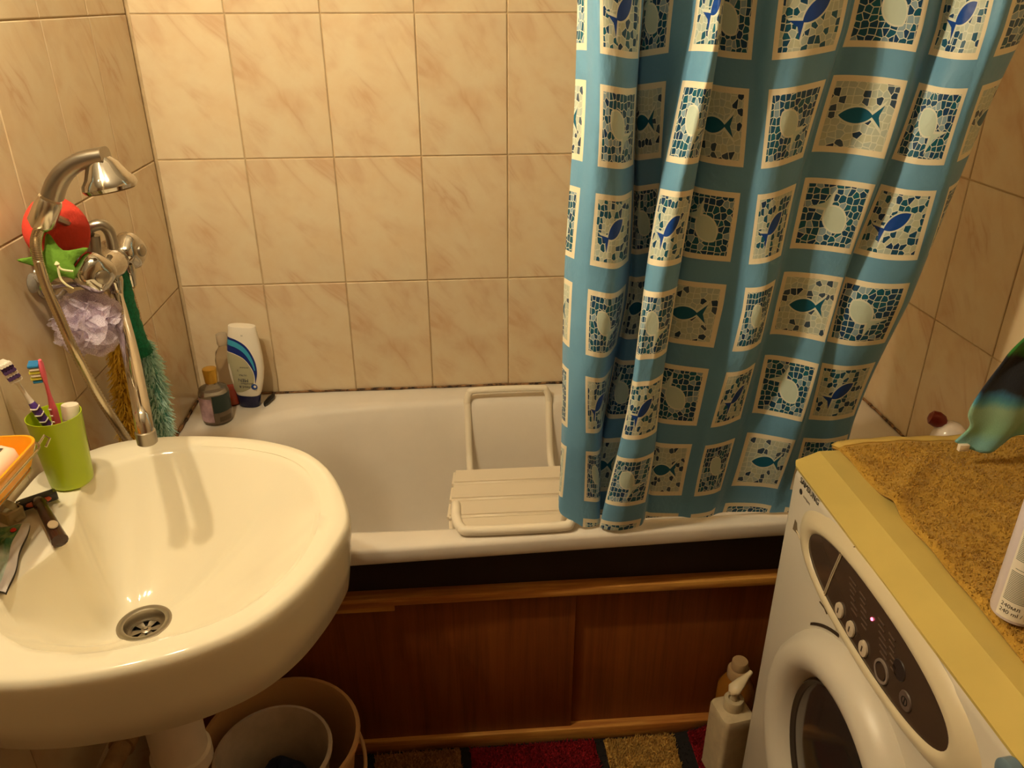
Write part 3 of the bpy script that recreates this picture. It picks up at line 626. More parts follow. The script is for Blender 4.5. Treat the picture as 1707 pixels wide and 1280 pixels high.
def curtain():
    Sn = [.5, .74, 1, 1.45, 1.74, 2.0, 2.3, 2.74, 3.0, 3.4, 3.74, 4.0, 4.25, 4.74, 5, 5.35, 5.74, 6, 6.35, 6.74, 7, 7.4, 7.74, 8, 8.4, 8.9]
    uA = [957, 975, 999, 1047, 1071, 1074, 1080, 1118, 1152, 1184, 1196, 1186, 1195, 1262, 1297, 1350, 1402, 1412, 1475, 1537, 1560, 1602, 1642, 1672, 1712, 1690]
    yA = [.0, -.015, -.038, -.03, .005, .04, .035, .02, .0, -.045, -.03, .02, .012, -.005, -.02, -.025, -.008, .012, .0, -.012, .008, -.015, -.03, -.035, .0, .05]
    uB = [944, 957, 982, 1017, 1036, 1040, 1055, 1092, 1069, 1098, 1127, 1113, 1135, 1205, 1235, 1260, 1277, 1292, 1345, 1398, 1397, 1450, 1503, 1514, 1505, 1490]
    yB = [.0, -.02, -.038, -.035, .01, .04, .03, .02, -.045, -.062, -.035, .012, .0, -.01, -.022, -.024, -.012, .008, -.004, -.016, -.004, -.02, -.02, .0, .03, .06]
    uC = [930, 941, 978, 1000, 1004, 1003, 1006, 1036, 1022, 1055, 1085, 1079, 1095, 1155, 1178, 1203, 1219, 1234, 1275, 1312, 1330, 1375, 1405, 1404, 1392, 1380]
    yC = [.0, -.02, -.04, -.03, .02, .045, .03, .015, -.045, -.065, -.04, .006, .0, -.008, -.02, -.02, -.012, .004, -.006, -.014, -.004, -.004, .01, .025, .05, .07]
    Y0 = -0.628
    tabs = []
    for us, yy, v, am in ((uA, yA, 50, 1.5), (uB, yB, 510, 1.4), (uC, yC, 760, 1.1)):
        tabs.append([P(u, v, y=Y0+d*am) for u, d in zip(us, yy)])
    zl = [P(1200, v, y=Y0-0.01).z for v in (50, 510, 760)]
    lay = [cr([Vector((p.x, p.y, s)) for p, s in zip(tb, Sn)], 14) for tb in tabs]
    nS = len(lay[0]); zt, nZ = 2.0, 150
    pts = []; uvs = []
    for j in range(nZ+1):
        for i in range(nS):
            s = lay[0][i].z
            hem = 0.612 + 0.05*max(0, 1-(s-0.5)/0.5)
            z = zt + (hem-zt)*j/nZ
            if z > zl[1]: k = (z-zl[1])/(zl[0]-zl[1]); k = k if k < 1 else 1+(k-1)*0.25; a, b_ = lay[1][i], lay[0][i]
            else: k = (z-zl[1])/(zl[2]-zl[1]); a, b_ = lay[1][i], lay[2][i]
            p = a.lerp(b_, k)
            kk = min(1.0, max(0.0, (0.80-z)/0.19))                     # near the rim the folds flatten and drape on the enamel
            y = p.y*(1-kk*0.55) + (-0.634)*kk*0.55
            x = p.x + 0.004*math.sin(9*z + 2.1*s) + 0.006*kk*math.sin(5*s)
            y += 0.005*math.sin(7*z+1.7*s) + 0.004*math.sin(15*z-3.1*s)
            y = max(y, -0.71)
            pts.append((x, y, z)); uvs.append((s, (1.412-z)/0.157 + 0.05*math.sin(2.3*s)))
    mb = MB(); fs = [(j*nS+i, j*nS+i+1, (j+1)*nS+i+1, (j+1)*nS+i) for j in range(nZ) for i in range(nS-1)]
    mb.add(pts, fs)
    root = thing('shower_curtain', 'blue shower curtain printed with mosaic fish squares drawn to the right', 'curtain', (1.15, Y0, 2.0))
    mb.build('curtain_cloth', M_CURT, root, ang=180, uvfn=lambda i: uvs[i])
    for s in range(1, 9):
        c = min((p for p in lay[0]), key=lambda p: abs(p.z-s-0.3))
        MB().tube([Vector((c.x, -0.64+0.022*math.cos(a), 2.005+0.022*math.sin(a))) for a in [2*PI*k/18 for k in range(18)]], 0.002, 6, closed=True).build('curtain_ring', M_WPLASTIC, root)
curtain()
rod = thing('curtain_rod', 'white curtain rod spanning the room above the bathtub', 'curtain rod', (0.85, -0.64, 2.02))
MB().tube([(0.004, -0.64, 2.014), (RX-0.004, -0.64, 2.014)], 0.011, 14).build('pole', M_WPLASTIC, rod)
for x, d in ((0.001, 1), (RX-0.001, -1)): MB().lathe([(0.024, 0), (0.02, 0.008), (0.012, 0.012)], 18, frame((x, -0.64, 2.014), (0, 1, 0), (d, 0, 0))).build('end_cap', M_WPLASTIC, rod)

# ------------------------------------------------------------------ washing machine
FX, WY0, WY1, WZ = 1.200, -1.432, -0.834, 0.856
wm = thing('washing_machine', 'white front-loading washing machine with a yellowed lid by the right wall', 'washing machine', (1.43, -1.13, 0))
M_WM = mat('machine_enamel', (206, 199, 184), rough=0.35)
M_WMD = mat('machine_plastic', (206, 194, 164), rough=0.32)
M_LID = mat('yellowed_plastic', (206, 184, 104), rough=0.38, var=0.12, vscale=6)
M_LENS = mat('brown_display', (70, 56, 46), rough=0.16, spec=0.5)
MB().box((FX, WY0, 0.03), (1.665, WY1, WZ-0.003), 0.016, 3).build('cabinet', M_WM, wm)
for x in (1.24, 1.62):
    for y in (WY0+0.05, WY1-0.05): MB().lathe([(0.022, 0.001), (0.02, 0.035)], 16, Matrix.Translation((x, y, 0))).build('foot', mat('black_rubber', (30, 28, 26), rough=0.7), wm)
prof = [(FX-0.002, WZ-0.004), (FX-0.003, WZ+0.001), (FX+0.034, WZ+0.013), (FX+0.040, WZ+0.016), (1.667, WZ+0.016), (1.667, WZ-0.002), (FX+0.01, WZ-0.004)]
MB().loft([[(x if abs(y-(WY0+WY1)/2) < 0.29 else max(x, FX+0.004), y, z) for x, z in prof] for y in (WY0-0.002, WY0+0.014, WY1-0.014, WY1+0.002)], True, True).build('lid', M_LID, wm, ang=25)
PYc, PZc = -1.127, 0.779
def ell(a, b_, x, n=64, p=2.25): return [(x, PYc + a*math.copysign(abs(math.cos(q))**(2/p), math.cos(q)), PZc + b_*math.copysign(abs(math.sin(q))**(2/p), math.sin(q))) for q in [2*PI*j/n for j in range(n)]]
bz = MB().loft([ell(.236, .078, FX+0.001), ell(.228, .073, FX-0.004), ell(.212, .064, FX-0.010), ell(.198, .057, FX-0.012), ell(.189, .0525, FX-0.009), ell(.187, .0515, FX-0.007)]).build('control_bezel', M_WMD, wm, ang=60)
dp = MB().loft([ell(.188, .052, FX-0.0065), ell(.12, .03, FX-0.0075), ell(.02, .006, FX-0.008)], False, True).build('control_panel', M_LENS, wm, ang=80)
fr = lambda y, z, x=FX-0.008: frame((x, y, z), (0, -1, 0), (-1, 0, 0))
M_BTN = mat('button_grey', (196, 182, 160), rough=0.4)
for y, z in ((-1.06, .748), (-1.095, .746), (-1.132, .746)):
    bt = MB().lathe([(0.0105, 0.0), (0.0100, 0.0025), (0.007, 0.0032)], 20, fr(y, z), sy=1.15).build('button', M_BTN, dp)
    MB().box((-0.0012, -0.0045, 0.003), (0.0012, 0.0045, 0.0036), T=fr(y, z)).build('button_mark', M_LENS, bt)
MB().lathe([(0.0165, 0), (0.0160, 0.002), (0.0128, 0.002), (0.0124, 0.0)], 28, fr(-1.178, .752), False, False).build('start_ring', mat('ring_grey', (128, 116, 108), rough=0.4), dp)
MB().lathe([(0.0115, 0), (0.011, 0.0022)], 24, fr(-1.178, .752)).build('start_button', M_LENS, dp)
MB().lathe([(0.013, 0), (0.012, 0.0016)], 24, fr(-1.233, .760)).build('power_button', mat('panel_grey', (92, 78, 70), rough=0.4), dp)
MB().lathe([(0.0062, 0.0017), (0.0062, 0.0022), (0.005, 0.0022), (0.005, 0.0017)], 20, fr(-1.233, .760), False, False).box((-0.0007, -0.005, 0.0017), (0.0007, 0.005, 0.0022), T=fr(-1.233, .760)).build('power_mark', M_HOLE, dp)
MB().lathe([(0.014, 0), (0.013, 0.001)], 24, fr(-1.208, .785)).build('child_lock_mark', mat('panel_dark', (46, 38, 36), rough=0.4), dp)
MB().lathe([(0.0024, 0), (0.002, 0.0014)], 12, fr(-1.134, .799, FX-0.0082)).build('indicator_led', mat('lit_led', (255, 90, 120), emit=6, ecol=(1, .12, .22, 1)), dp)
prn = MB(); rnd = random.Random(2); pr = mat('panel_print', (94, 76, 62), rough=0.5)
for cy in (-1.065, -1.095, -1.145, -1.172):
    for k in range(6):
        z = 0.812 - 0.0075*k; l = rnd.uniform(0.012, 0.02); y = cy - 0.004*k
        prn.box((FX-0.0090, y-l, z-0.0009), (FX-0.0082, y, z+0.0009))
stuff(prn.build('panel_print', pr, dp, smooth=False))
sm = MB().tube([(FX-0.001, -1.052, .853), (FX-0.006, -1.040, .838), (FX-0.0125, -1.035, .829)], 0.0011, 6).build('drawer_seam', mat('seam_dark', (96, 80, 58), rough=0.7), wm)
MB().tube([(FX-0.0078, -1.0345, .826), (FX-0.0084, -1.024, .78), (FX-0.0075, -1.014, .735)], 0.0012, 6).tube([(FX-0.0075, -1.0305, .826), (FX-0.008, -1.020, .78), (FX-0.007, -1.010, .735)], 0.0012, 6).build('drawer_edge', mat('seam_light', (190, 176, 146), rough=0.5), wm)
MB().tube([(FX-0.012, -1.012, .722), (FX-0.004, -1.016, .711), (FX-0.0005, -1.018, .703)], 0.0011, 6).build('drawer_seam', mat('seam_dark'), wm)
nt = P(1326, 876, x=FX)
MB().add([(FX-0.0006, nt.y+0.004, nt.z+0.010), (FX-0.0006, nt.y-0.004, nt.z+0.008), (FX-0.0006, nt.y-0.012, nt.z-0.008), (FX-0.0006, nt.y+0.006, nt.z-0.011)], [(0, 1, 2, 3)]).build('notch', mat('notch_grey', (112, 98, 76), rough=0.7), wm, smooth=False)
MB().tube(cr([P(1328, 884, x=FX), P(1352, 940, x=FX), P(1376, 1000, x=FX), P(1395, 1050, x=FX)], 6), 0.0014, 6).build('fascia_seam', mat('seam_soft', (202, 186, 152), rough=0.5), wm)
# door
DY, DZ = -1.138, 0.484
df = frame((FX, DY, DZ), (0, -1, 0), (-1, 0, 0))
dor = MB().lathe([(0.222, -0.001), (0.219, 0.008), (0.210, 0.024), (0.196, 0.034), (0.180, 0.036), (0.166, 0.030), (0.157, 0.020), (0.151, 0.008), (0.149, 0.002)], 72, df, False, False).build('door_ring', M_WM, wm, ang=60)
MB().lathe([(0.151, 0.004), (0.146, 0.009), (0.140, 0.004)], 64, df, False, False).build('door_gasket', mat('door_trim', (60, 52, 44), rough=0.3), dor)
MB().lathe([(0.146, 0.002), (0.128, 0.008), (0.09, 0.013), (0.04, 0.016), (0.002, 0.0165)], 64, df, False, True).build('door_glass', mat('smoked_glass', (46, 40, 36), rough=0.10, spec=0.9), dor, ang=80)
MB().add([(FX-0.0008, DY + 0.227*math.cos(a)*1.0, DZ + r*math.sin(a)) for r in (0.226, 0.2335) for a in [math.radians(q) for q in range(46, 72, 3)]] , [(i, i+1, 9+i+1, 9+i) for i in range(8)]).build('finger_recess', mat('recess_dark', (48, 34, 20), rough=0.8), wm, smooth=False)
MB().lathe([(0.017, 0.0), (0.016, 0.010), (0.013, 0.012)], 28, frame(P(1692, 1291, x=FX-0.006), (0, -1, 0), (-1, 0, 0))).build('program_dial', mat('dial_blue', (98, 120, 136), rough=0.35), wm)
# lettering on the fascia, along -y
tt = lambda y, z: Matrix(((0, 0, -1, FX-0.0004), (-1, 0, 0, y), (0, 1, 0, z), (0, 0, 0, 1)))
M_INK = mat('black_ink', (34, 30, 30), rough=0.5)
text_mesh('SAMSUNG', 0.0145, M_INK, 'lettering', wm, tt(-0.866, 0.838), sx=1.02)
text_mesh('compact', 0.007, mat('grey_ink', (130, 120, 110), rough=0.5), 'lettering', wm, tt(-0.885, 0.822))
MB().lathe([(0.0050, 0), (0.0045, 0.0006)], 16, frame((FX-0.0003, -0.875, 0.825), (0, -1, 0), (-1, 0, 0))).build('emblem', M_INK, wm)

# yellow terry towel on the machine
def terry(mb, fn, n, ln, wd, rnd):
    for k in range(n):
        u, v = rnd.random(), rnd.random(); p = Vector(fn(u, v)); d = Vector((rnd.gauss(0, .5), rnd.gauss(0, .5), 1)).normalized()*ln*rnd.uniform(.5, 1.3)
        s = Vector((rnd.gauss(0, 1), rnd.gauss(0, 1), 0)).normalized()*wd
        mb.add([p-s, p+s, p+d], [(0, 1, 2)])
tw = thing('bath_towel', 'mustard yellow terry towel spread on top of the washing machine', 'towel', (1.45, -1.13, WZ+0.017))
nz = lambda x, y: 0.0016*math.sin(31*x+11*y) + 0.0014*math.sin(53*y-17*x) + 0.001*math.sin(97*x+61*y)
def ridge(x, y):
    a, b_ = P(1478, 852, z=.882).to_2d(), P(1548, 768, z=.882).to_2d(); p = Vector((x, y)); d = b_-a; t_ = max(0, min(1, (p-a).dot(d)/d.length_squared)); q = (p-(a+d*t_)).length
    return 0.012*math.exp(-(q/0.013)**2)*math.sin(PI*min(1, max(0, t_*0.9+.05)))**0.5
def twf(u, v):
    x = 1.272 + (1.652-1.272)*u + 0.004*math.sin(5*v)*(1-u); y = -0.812 - 0.640*v
    z = WZ + 0.0225 + nz(x, y) + ridge(x, y)
    e = min(u/0.02, 1)
    z -= 0.0045*(1-e)
    if v < 0.03: z -= 0.006*(1-v/0.03)
    return Vector((x, y, z))
mtow = mat('mustard_terry', (184, 144, 54), rough=0.95, sheen=0.1, var=0.35, vscale=34, vcol=(150, 110, 34), bump=0.6, bscale=420, bdist=0.003)
MB().grid(twf, 60, 90).build('towel_cloth', mtow, tw, solid=0.005)
hemf = lambda u, v: twf(u, 0.0 + 0.035*v) + Vector((0, 0.004, 0.0030))
MB().grid(hemf, 40, 3).build('hem', mat('mustard_hem', (206, 174, 92), rough=0.8, bump=0.3, bscale=300), tw, solid=0.003)
mb = MB(); terry(mb, lambda u, v: twf(u, 0.04+0.96*v) + Vector((0, 0, .002)), 26000, 0.0048, 0.0011, random.Random(5)); stuff(mb.build('pile', mtow, tw))

# spray can
cn = thing('spray_can', 'white and lilac aerosol can with a printed back label on the mustard towel', 'can', (1.297, -1.236, 0.885))
CC = Vector((1.2985, -1.228, 0.8865)); CT = Matrix.Translation(CC)
body = MB().lathe([(0.022, 0.0), (0.026, 0.002), (0.0268, 0.006), (0.0268, 0.150), (0.024, 0.160), (0.014, 0.168)], 40, CT).build('can_body', mat('can_lilac', (206, 196, 204), rough=0.35), cn)
MB().lathe([(0.015, 0.166), (0.015, 0.195), (0.011, 0.199)], 24, CT).build('can_cap', M_WPLASTIC, cn)
ca = math.atan2(CAM.y-CC.y, CAM.x-CC.x)
def wrap(mb, a0, a1, z0, z1, r, n=12):
    mb.add([CC + Vector((r*math.cos(a0+(a1-a0)*i/n), r*math.sin(a0+(a1-a0)*i/n), z)) for z in (z0, z1) for i in range(n+1)], [(i, i+1, n+2+i, n+1+i) for i in range(n)]); return mb
lb = wrap(MB(), ca-0.72, ca+1.3, 0.006, 0.148, 0.0270, 20).build('label', mat('can_label', (232, 226, 214), rough=0.4), cn)
g1 = MB(); g2 = mat('label_grey', (126, 134, 122), rough=0.5)
for k in range(19): wrap(g1, ca-0.62, ca+1.2, 0.030+0.0021*k, 0.0312+0.0021*k, 0.0271, 14)
for k in range(26): wrap(g1, ca-0.62, ca+1.2, 0.084+0.0021*k, 0.0852+0.0021*k, 0.0271, 14)
wrap(g1, ca-0.5, ca+1.0, 0.0725, 0.0735, 0.0271, 14)
g1.build('label_print', g2, lb, smooth=False)
def wrap_text(txt, size, m, z, a_start, r, parent, name):
    c = bpy.data.curves.new(name, 'FONT'); c.body = txt; c.size = size; c.extrude = 0.0; c.resolution_u = 3
    to = bpy.data.objects.new(name, c); me = bpy.data.meshes.new_from_object(to); bpy.data.objects.remove(to); bpy.data.curves.remove(c)
    for v in me.vertices:
        a = a_start + v.co.x/r; v.co = CC + Vector((r*math.cos(a), r*math.sin(a), z+v.co.y))
    me.materials.clear(); me.materials.append(m); return link(name, me, parent)
wrap_text('240мл', 0.0075, M_INK, 0.0205, ca-0.62, 0.0272, lb, 'lettering')
wrap_text('240 ml / мл', 0.0075, M_INK, 0.0125, ca-0.62, 0.0272, lb, 'lettering')
wrap(MB(), ca-0.12, ca+0.10, 0.0755, 0.0790, 0.0272, 4).build('arrow_mark', mat('label_green', (70, 84, 62), rough=0.5), lb)

# patterned towel hanging from a hook on the right wall
def band_nodes(t, b):
    uv = t.n('ShaderNodeUVMap').outputs[0]; sp = t.n('ShaderNodeSeparateXYZ'); t.put(sp.inputs[0], uv)
    f = t.m('ADD', sp.outputs[1], t.m('MULTIPLY', t.m('SUBTRACT', t.noise(uv, 7, 4, 0.6), 0.5), 0.05))
    T_, G_, B_, K_ = lin((120, 176, 178)), lin((134, 182, 150)), lin((52, 112, 150)), lin((20, 26, 40))
    t.put(b.inputs['Base Color'], t.ramp(f, [(0.0, T_), (0.045, T_), (0.075, G_), (0.15, lin((150, 190, 160))), (0.175, lin((80, 150, 170))), (0.195, B_), (0.215, K_), (0.32, lin((16, 20, 30))), (0.345, lin((44, 120, 40))), (0.5, lin((40, 100, 60)))]))
    t.put(b.inputs['Normal'], t.bump(t.noise(uv, 160, 2), 0.4, 0.003))
mht = mat('patterned_terry', rough=0.9, sheen=0.2, custom=band_nodes)
ht = thing('hand_towel', 'teal green and black patterned towel hanging over the washing machine', 'towel', (1.6, -0.92, 0.91))
top = [Vector((1.655 + 0.03*u, -0.94 + 0.02*u, 1.42)) for u in (0, .25, .5, .75, 1)]
bot = cr([P(1592, 736, y=-0.895), P(1615, 748, y=-0.90), P(1642, 752, y=-0.905), P(1672, 741, y=-0.905), P(1707, 724, y=-0.905), Vector((1.60, -0.90, 0.925)), Vector((1.66, -0.90, 0.935))], 8)
lft = cr([P(1592, 736, y=-0.895), P(1617, 712, y=-0.90), P(1615, 690, y=-0.90), P(1632, 658, y=-0.90), P(1668, 610, y=-0.90), P(1707, 566, y=-0.91), Vector((1.56, -0.925, 1.22)), Vector((1.635, -0.94, 1.42))], 10)
def htf(u, v):
    l = lft[min(int(v*(len(lft)-1)), len(lft)-1)]; i = v*(len(lft)-1); k = min(int(i), len(lft)-2); l = lft[k].lerp(lft[k+1], i-k)
    j = u*(len(bot)-1); k = min(int(j), len(bot)-2); bq = bot[k].lerp(bot[k+1], j-k)
    r = bot[-1].lerp(Vector((1.685, -0.93, 1.42)), v)
    rowp = l.lerp(r, u); off = (bq - bot[0].lerp(bot[-1], u))*(1-v)**3
    return rowp + off + Vector((0, 0.012*math.sin(u*14+v*2)*min(1, u*4)*(0.4+0.6*v), 0))
uvl = [(i/30, (htf(i/30, j/60).z-0.90)/0.5) for j in range(61) for i in range(31)]
MB().grid(htf, 30, 60).build('towel_cloth', mht, ht, ang=180, uvfn=lambda i: uvl[i], solid=0.004)
MB().box((P(1604, 739, y=-0.902).x-0.004, -0.905, 0.905), (P(1604, 739, y=-0.902).x+0.012, -0.898, 0.916), 0.001).build('care_tag', M_WPLASTIC, ht)
hk2 = thing('wall_hook', 'white plastic wall hook holding the patterned towel', 'hook', (1.69, -0.93, 1.42))
MB().box((1.690, -0.95, 1.39), (1.699, -0.91, 1.47), 0.003).build('plate', M_WPLASTIC, hk2)
MB().tube(cr([(1.692, -0.93, 1.42), (1.66, -0.93, 1.405), (1.648, -0.93, 1.425)], 6), 0.005, 10).build('prong', M_WPLASTIC, hk2)
# white squeeze bottle with dark red cap on the bath corner
wb_ = thing('squeeze_bottle', 'white glossy plastic bottle with a dark red cap on the right bath rim', 'bottle', (1.63, -0.555, 0.605))
bp = P(1583, 724, y=-0.575); fr2 = Matrix.Translation((bp.x, -0.575, 0.606))
hgt = bp.z - 0.606 + 0.026
MB().lathe([(0.032, 0.0), (0.035, 0.004), (0.036, hgt*0.55), (0.034, hgt*0.78), (0.028, hgt*0.92), (0.016, hgt*0.985), (0.006, hgt)], 28, fr2).build('bottle_body', mat('glossy_white', (228, 216, 204), rough=0.18), wb_)
rp = P(1562, 699, y=-0.56); q0 = Vector((bp.x, -0.575, 0.606+hgt-0.006))
MB().tube([q0, q0.lerp(rp, .5)], 0.006, 12).build('neck', mat('glossy_white'), wb_)
MB().lathe([(0.006, -0.018), (0.013, -0.012), (0.0165, 0.0), (0.014, 0.012), (0.006, 0.017)], 20, frame(rp, (0, 1, 0), (rp-q0))).build('cap', mat('dark_red_plastic', (120, 32, 14), rough=0.35), wb_)

# ------------------------------------------------------------------ things on the washbasin
ZB = 0.8605
mcup = mat('lime_plastic', (176, 200, 26), rough=0.32, sss=0.15)
cup = thing('tumbler', 'lime green plastic tumbler on the washbasin deck', 'tumbler', (0.066, -0.812, ZB))
CT = Matrix.Translation((0.0665, -0.808, ZB))
MB().lathe([(0.0, 0.0005), (0.027, 0.0), (0.0300, 0.003), (0.0310, 0.01), (0.0372, 0.115), (0.0376, 0.117), (0.0366, 0.117), (0.0355, 0.112), (0.0293, 0.012), (0.026, 0.006), (0.0, 0.006)], 40, CT, False, False).build('tumbler_wall', mcup, cup, ang=50)
def brush(label, tip, foot, hcol, gcol, head_dir, bristles, stripe):
    tip, foot = Vector(tip), Vector(foot); ax = (tip-foot).normalized(); L = (tip-foot).length
    t = thing('toothbrush', label, 'toothbrush', foot)
    side = ax.cross(Vector(head_dir)).normalized(); fwd = side.cross(ax).normalized()
    def sect(s, w_, h, off=0): c = foot + ax*s + fwd*off; return [c + side*(w_*math.cos(q)) + fwd*(h*math.sin(q)) for q in [2*PI*j/14 for j in range(14)]]
    MB().loft([sect(0.0, .003, .003), sect(.004, .0055, .005), sect(L*.3, .006, .0055), sect(L*.58, .0064, .0055), sect(L*.64, .0045, .004)], True, True).build('grip', hcol, t)
    MB().loft([sect(L*.63, .0045, .004), sect(L*.70, .0032, .0028), sect(L*.80, .0026, .0024), sect(L*.84, .007, .003), sect(L*.88, .0092, .0032), sect(L*.96, .0090, .0032), sect(L, .003, .002)], True, True).build('neck', gcol, t)
    for k in range(4):
        MB().tube([foot + ax*(L*(.42+.055*k)) + side*(.0064*math.cos(q)) + fwd*(.0059*math.sin(q)) + ax*0.003*abs(math.cos(q)) for q in [PI*(.05+.9*j/8) for j in range(9)]], 0.0011, 6).build('grip_stripe', stripe, t)
    for k, bm_ in enumerate(bristles):
        s = L*(.845 + .025*k)
        for w_ in (-.0062, -.002, .002, .0062):
            c = foot + ax*s + side*w_ + fwd*.002
            MB().tube([c, c + fwd*(.0135 if k % 2 else .0115)], [.0022, .0026], 7).build('bristle_tuft', bm_, t)
    return t
wht = mat('brush_white', (236, 228, 214), rough=0.4); pur = mat('brush_purple', (92, 60, 146), rough=0.4); pnk = mat('brush_pink', (228, 96, 116), rough=0.4)
blu = mat('bristle_blue', (30, 116, 170), rough=0.7); ylw = mat('bristle_yellow', (206, 200, 70), rough=0.7); dpl = mat('bristle_purple', (72, 44, 92), rough=0.7)
brush('purple and white toothbrush leaning left in the lime tumbler', P(2, 600, y=-0.812), (0.078, -0.800, 0.872), pur, wht, (0.5, -0.75, 0.3), [wht, dpl, wht, dpl, dpl, wht], wht)
brush('pink toothbrush with blue and yellow bristles in the lime tumbler', P(66, 600, y=-0.822), (0.062, -0.798, 0.872), pnk, pnk, (-1, -0.25, 0), [blu, ylw, wht, ylw, wht, blu], wht)
tp = thing('toothpaste_tube', 'small white tube standing cap up in the lime tumbler', 'tube', (0.078, -0.795, 0.87))
a0, a1 = Vector((0.078, -0.803, 0.868)), P(116, 674, y=-0.79); ax_ = a1-a0
F_ = frame(a0, (0, -1, 0), ax_); LL = ax_.length
MB().lathe([(0.010, 0.0), (0.0125, 0.004), (0.0125, LL-0.022)], 22, F_).build('tube_body', mat('tube_white', (236, 230, 216), rough=0.4), tp)
MB().lathe([(0.0125, LL-0.021), (0.0122, LL-0.002), (0.0115, LL)], 22, F_).build('tube_cap', M_WPLASTIC, tp)
MB().lathe([(0.01265, LL-0.036), (0.01265, LL-0.026)], 22, F_, False, False).build('dark_print', mat('navy_ink', (30, 28, 48), rough=0.5), tp)

# wire soap rack with orange dish, on the wall
sd0 = thing('soap_rack', 'wire wall rack holding an orange plastic soap dish', 'soap rack', (0.0, -0.97, 0.95))
SX0, SX1, SY0, SY1, SZ = 0.010, 0.086, -1.068, -0.886, 0.987
M_WIRE = mat('wire_chrome', (206, 194, 160), rough=0.2, metal=1.0)
def rrect(x0, x1, y0, y1, z, r, n=6):
    o = []
    for cx, cy, a0 in ((x1-r, y1-r, 0), (x0+r, y1-r, PI/2), (x0+r, y0+r, PI), (x1-r, y0+r, 3*PI/2)):
        for k in range(n+1): a = a0+PI/2*k/n; o.append((cx+r*math.cos(a), cy+r*math.sin(a), z))
    return o
rk = rrect(SX0-0.002, SX1+0.002, SY0-0.002, SY1+0.002, SZ-0.012, 0.026)
MB().tube(rk, 0.0019, 8, closed=True).build('wire_rim', M_WIRE, sd0)
lo = rrect(SX0+0.012, SX1-0.012, SY0+0.016, SY1-0.016, SZ-0.040, 0.018)
MB().tube(lo, 0.0019, 8, closed=True).build('wire_base', M_WIRE, sd0)
for k in range(4, len(rk), 7): MB().tube([rk[k], Vector(rk[k]).lerp(Vector(lo[k]), .5)+Vector((0, 0, -.002)), lo[k]], 0.0016, 6).build('wire_strut', M_WIRE, sd0)
MB().tube([(SX1-0.004, SY1-0.006, SZ-0.012), (SX1+0.001, SY1+0.004, SZ-0.004), (SX1+0.006, SY1+0.006, SZ-0.010), (SX1+0.003, SY1-0.004, SZ-0.018)], 0.0018, 8).build('wire_end', M_WIRE, sd0)
for yy in (-1.02, -0.91): MB().tube(cr([(SX0, yy, SZ-0.012), (0.008, yy, SZ-0.008), (0.005, yy, SZ+0.02)], 4), 0.0019, 8).lathe([(0.018, 0), (0.016, .004), (.005, .007)], 16, frame((0.0008, yy, SZ+0.022), (0, 1, 0), (1, 0, 0))).build('suction_mount', mclear, sd0)
mor = mat('orange_plastic', (248, 168, 34), rough=0.3, sss=0.1)
rr = lambda i, z, r=.026: rrect(SX0+i, SX1-i, SY0+i, SY1-i, z, max(0.006, r-i*.5))
MB().loft([rr(.014, SZ-.0375), rr(.010, SZ-.034), rr(.0, SZ-.003), rr(.0, SZ), rr(.003, SZ), rr(.012, SZ-.031), rr(.018, SZ-.0335)], True, True).build('dish', mor, sd0, ang=40)
sp_ = thing('soap_bar', 'pale peach bar of soap in the orange dish', 'soap', (0.072, -0.97, 0.965))
rr2 = lambda i, z: rrect(SX0+.0135+i, SX1-.0145-i, SY0+.024+i, SY1-.024-i, z, .020-i*.3)
MB().loft([rr2(.010, SZ-.0325), rr2(.003, SZ-.028), rr2(0, SZ-.016), rr2(.002, SZ-.004), rr2(.009, SZ+.003), rr2(.02, SZ+.005)], True, True).build('soap_body', mat('soap_peach', (246, 222, 196), rough=0.45, sss=0.2), sp_, ang=70)

# razor
rz = thing('razor', 'dark brown cartridge razor lying on the washbasin deck', 'razor', (0.07, -0.91, ZB))
h0, h1 = P(62, 833, z=ZB+0.012), P(101, 903, z=ZB+0.008)
ax_ = (h1-h0).normalized(); sd_ = Vector((0, 0, 1)).cross(ax_).normalized()
mdk = mat('razor_brown', (58, 32, 22), rough=0.2, spec=0.6); mblk = mat('razor_black', (26, 20, 18), rough=0.35); morg = mat('razor_orange', (176, 76, 40), rough=0.35)
HT = frame(h0, sd_, Vector((0, 0, 1)))
MB().box((-0.026, -0.008, -0.007), (0.026, 0.008, 0.006), 0.002, T=HT).build('cartridge', mblk, rz)
for s_ in (-1, 1):
    for w_ in (-.003, .003): MB().box((s_*0.0232-.0016, w_-.0014, .0055), (s_*0.0232+.0016, w_+.0014, .0068), T=HT).build('end_clip', M_CHROME, rz)
def lens(mb, c, a, b_, m): mb.lathe([(1, 0), (.9, .002), (.2, .0028)], 20, frame(c, sd_, Vector((0, 0, 1))) @ Matrix.Diagonal((a, b_, 1, 1)))
mb = MB(); lens(mb, h0 + ax_*.011 + Vector((0, 0, .002)), .017, .009, 0); mb.build('pivot_cover', morg, rz)
mb = MB(); lens(mb, h0 + ax_*.012 + Vector((0, 0, .0042)), .007, .0035, 0); mb.build('pivot_button', mdk, rz)
hpth = [h0 + ax_*.006 + Vector((0, 0, -.001)), h0 + ax_*.024 + Vector((0, 0, .006)), h0 + ax_*.05 + Vector((0, 0, .007)), h0.lerp(h1, .78) + Vector((0, 0, .003)), h1]
hp_ = cr(hpth, 6); n_ = len(hp_)
MB().tube(hp_, [(.0072 + .0042*(i/n_)**2 + (.002 if i < 8 else 0)) if i < n_-1 else .004 for i in range(n_)], 14).build('razor_handle', mdk, rz)
c_ = h0.lerp(h1, .78) + Vector((0, 0, .0125))
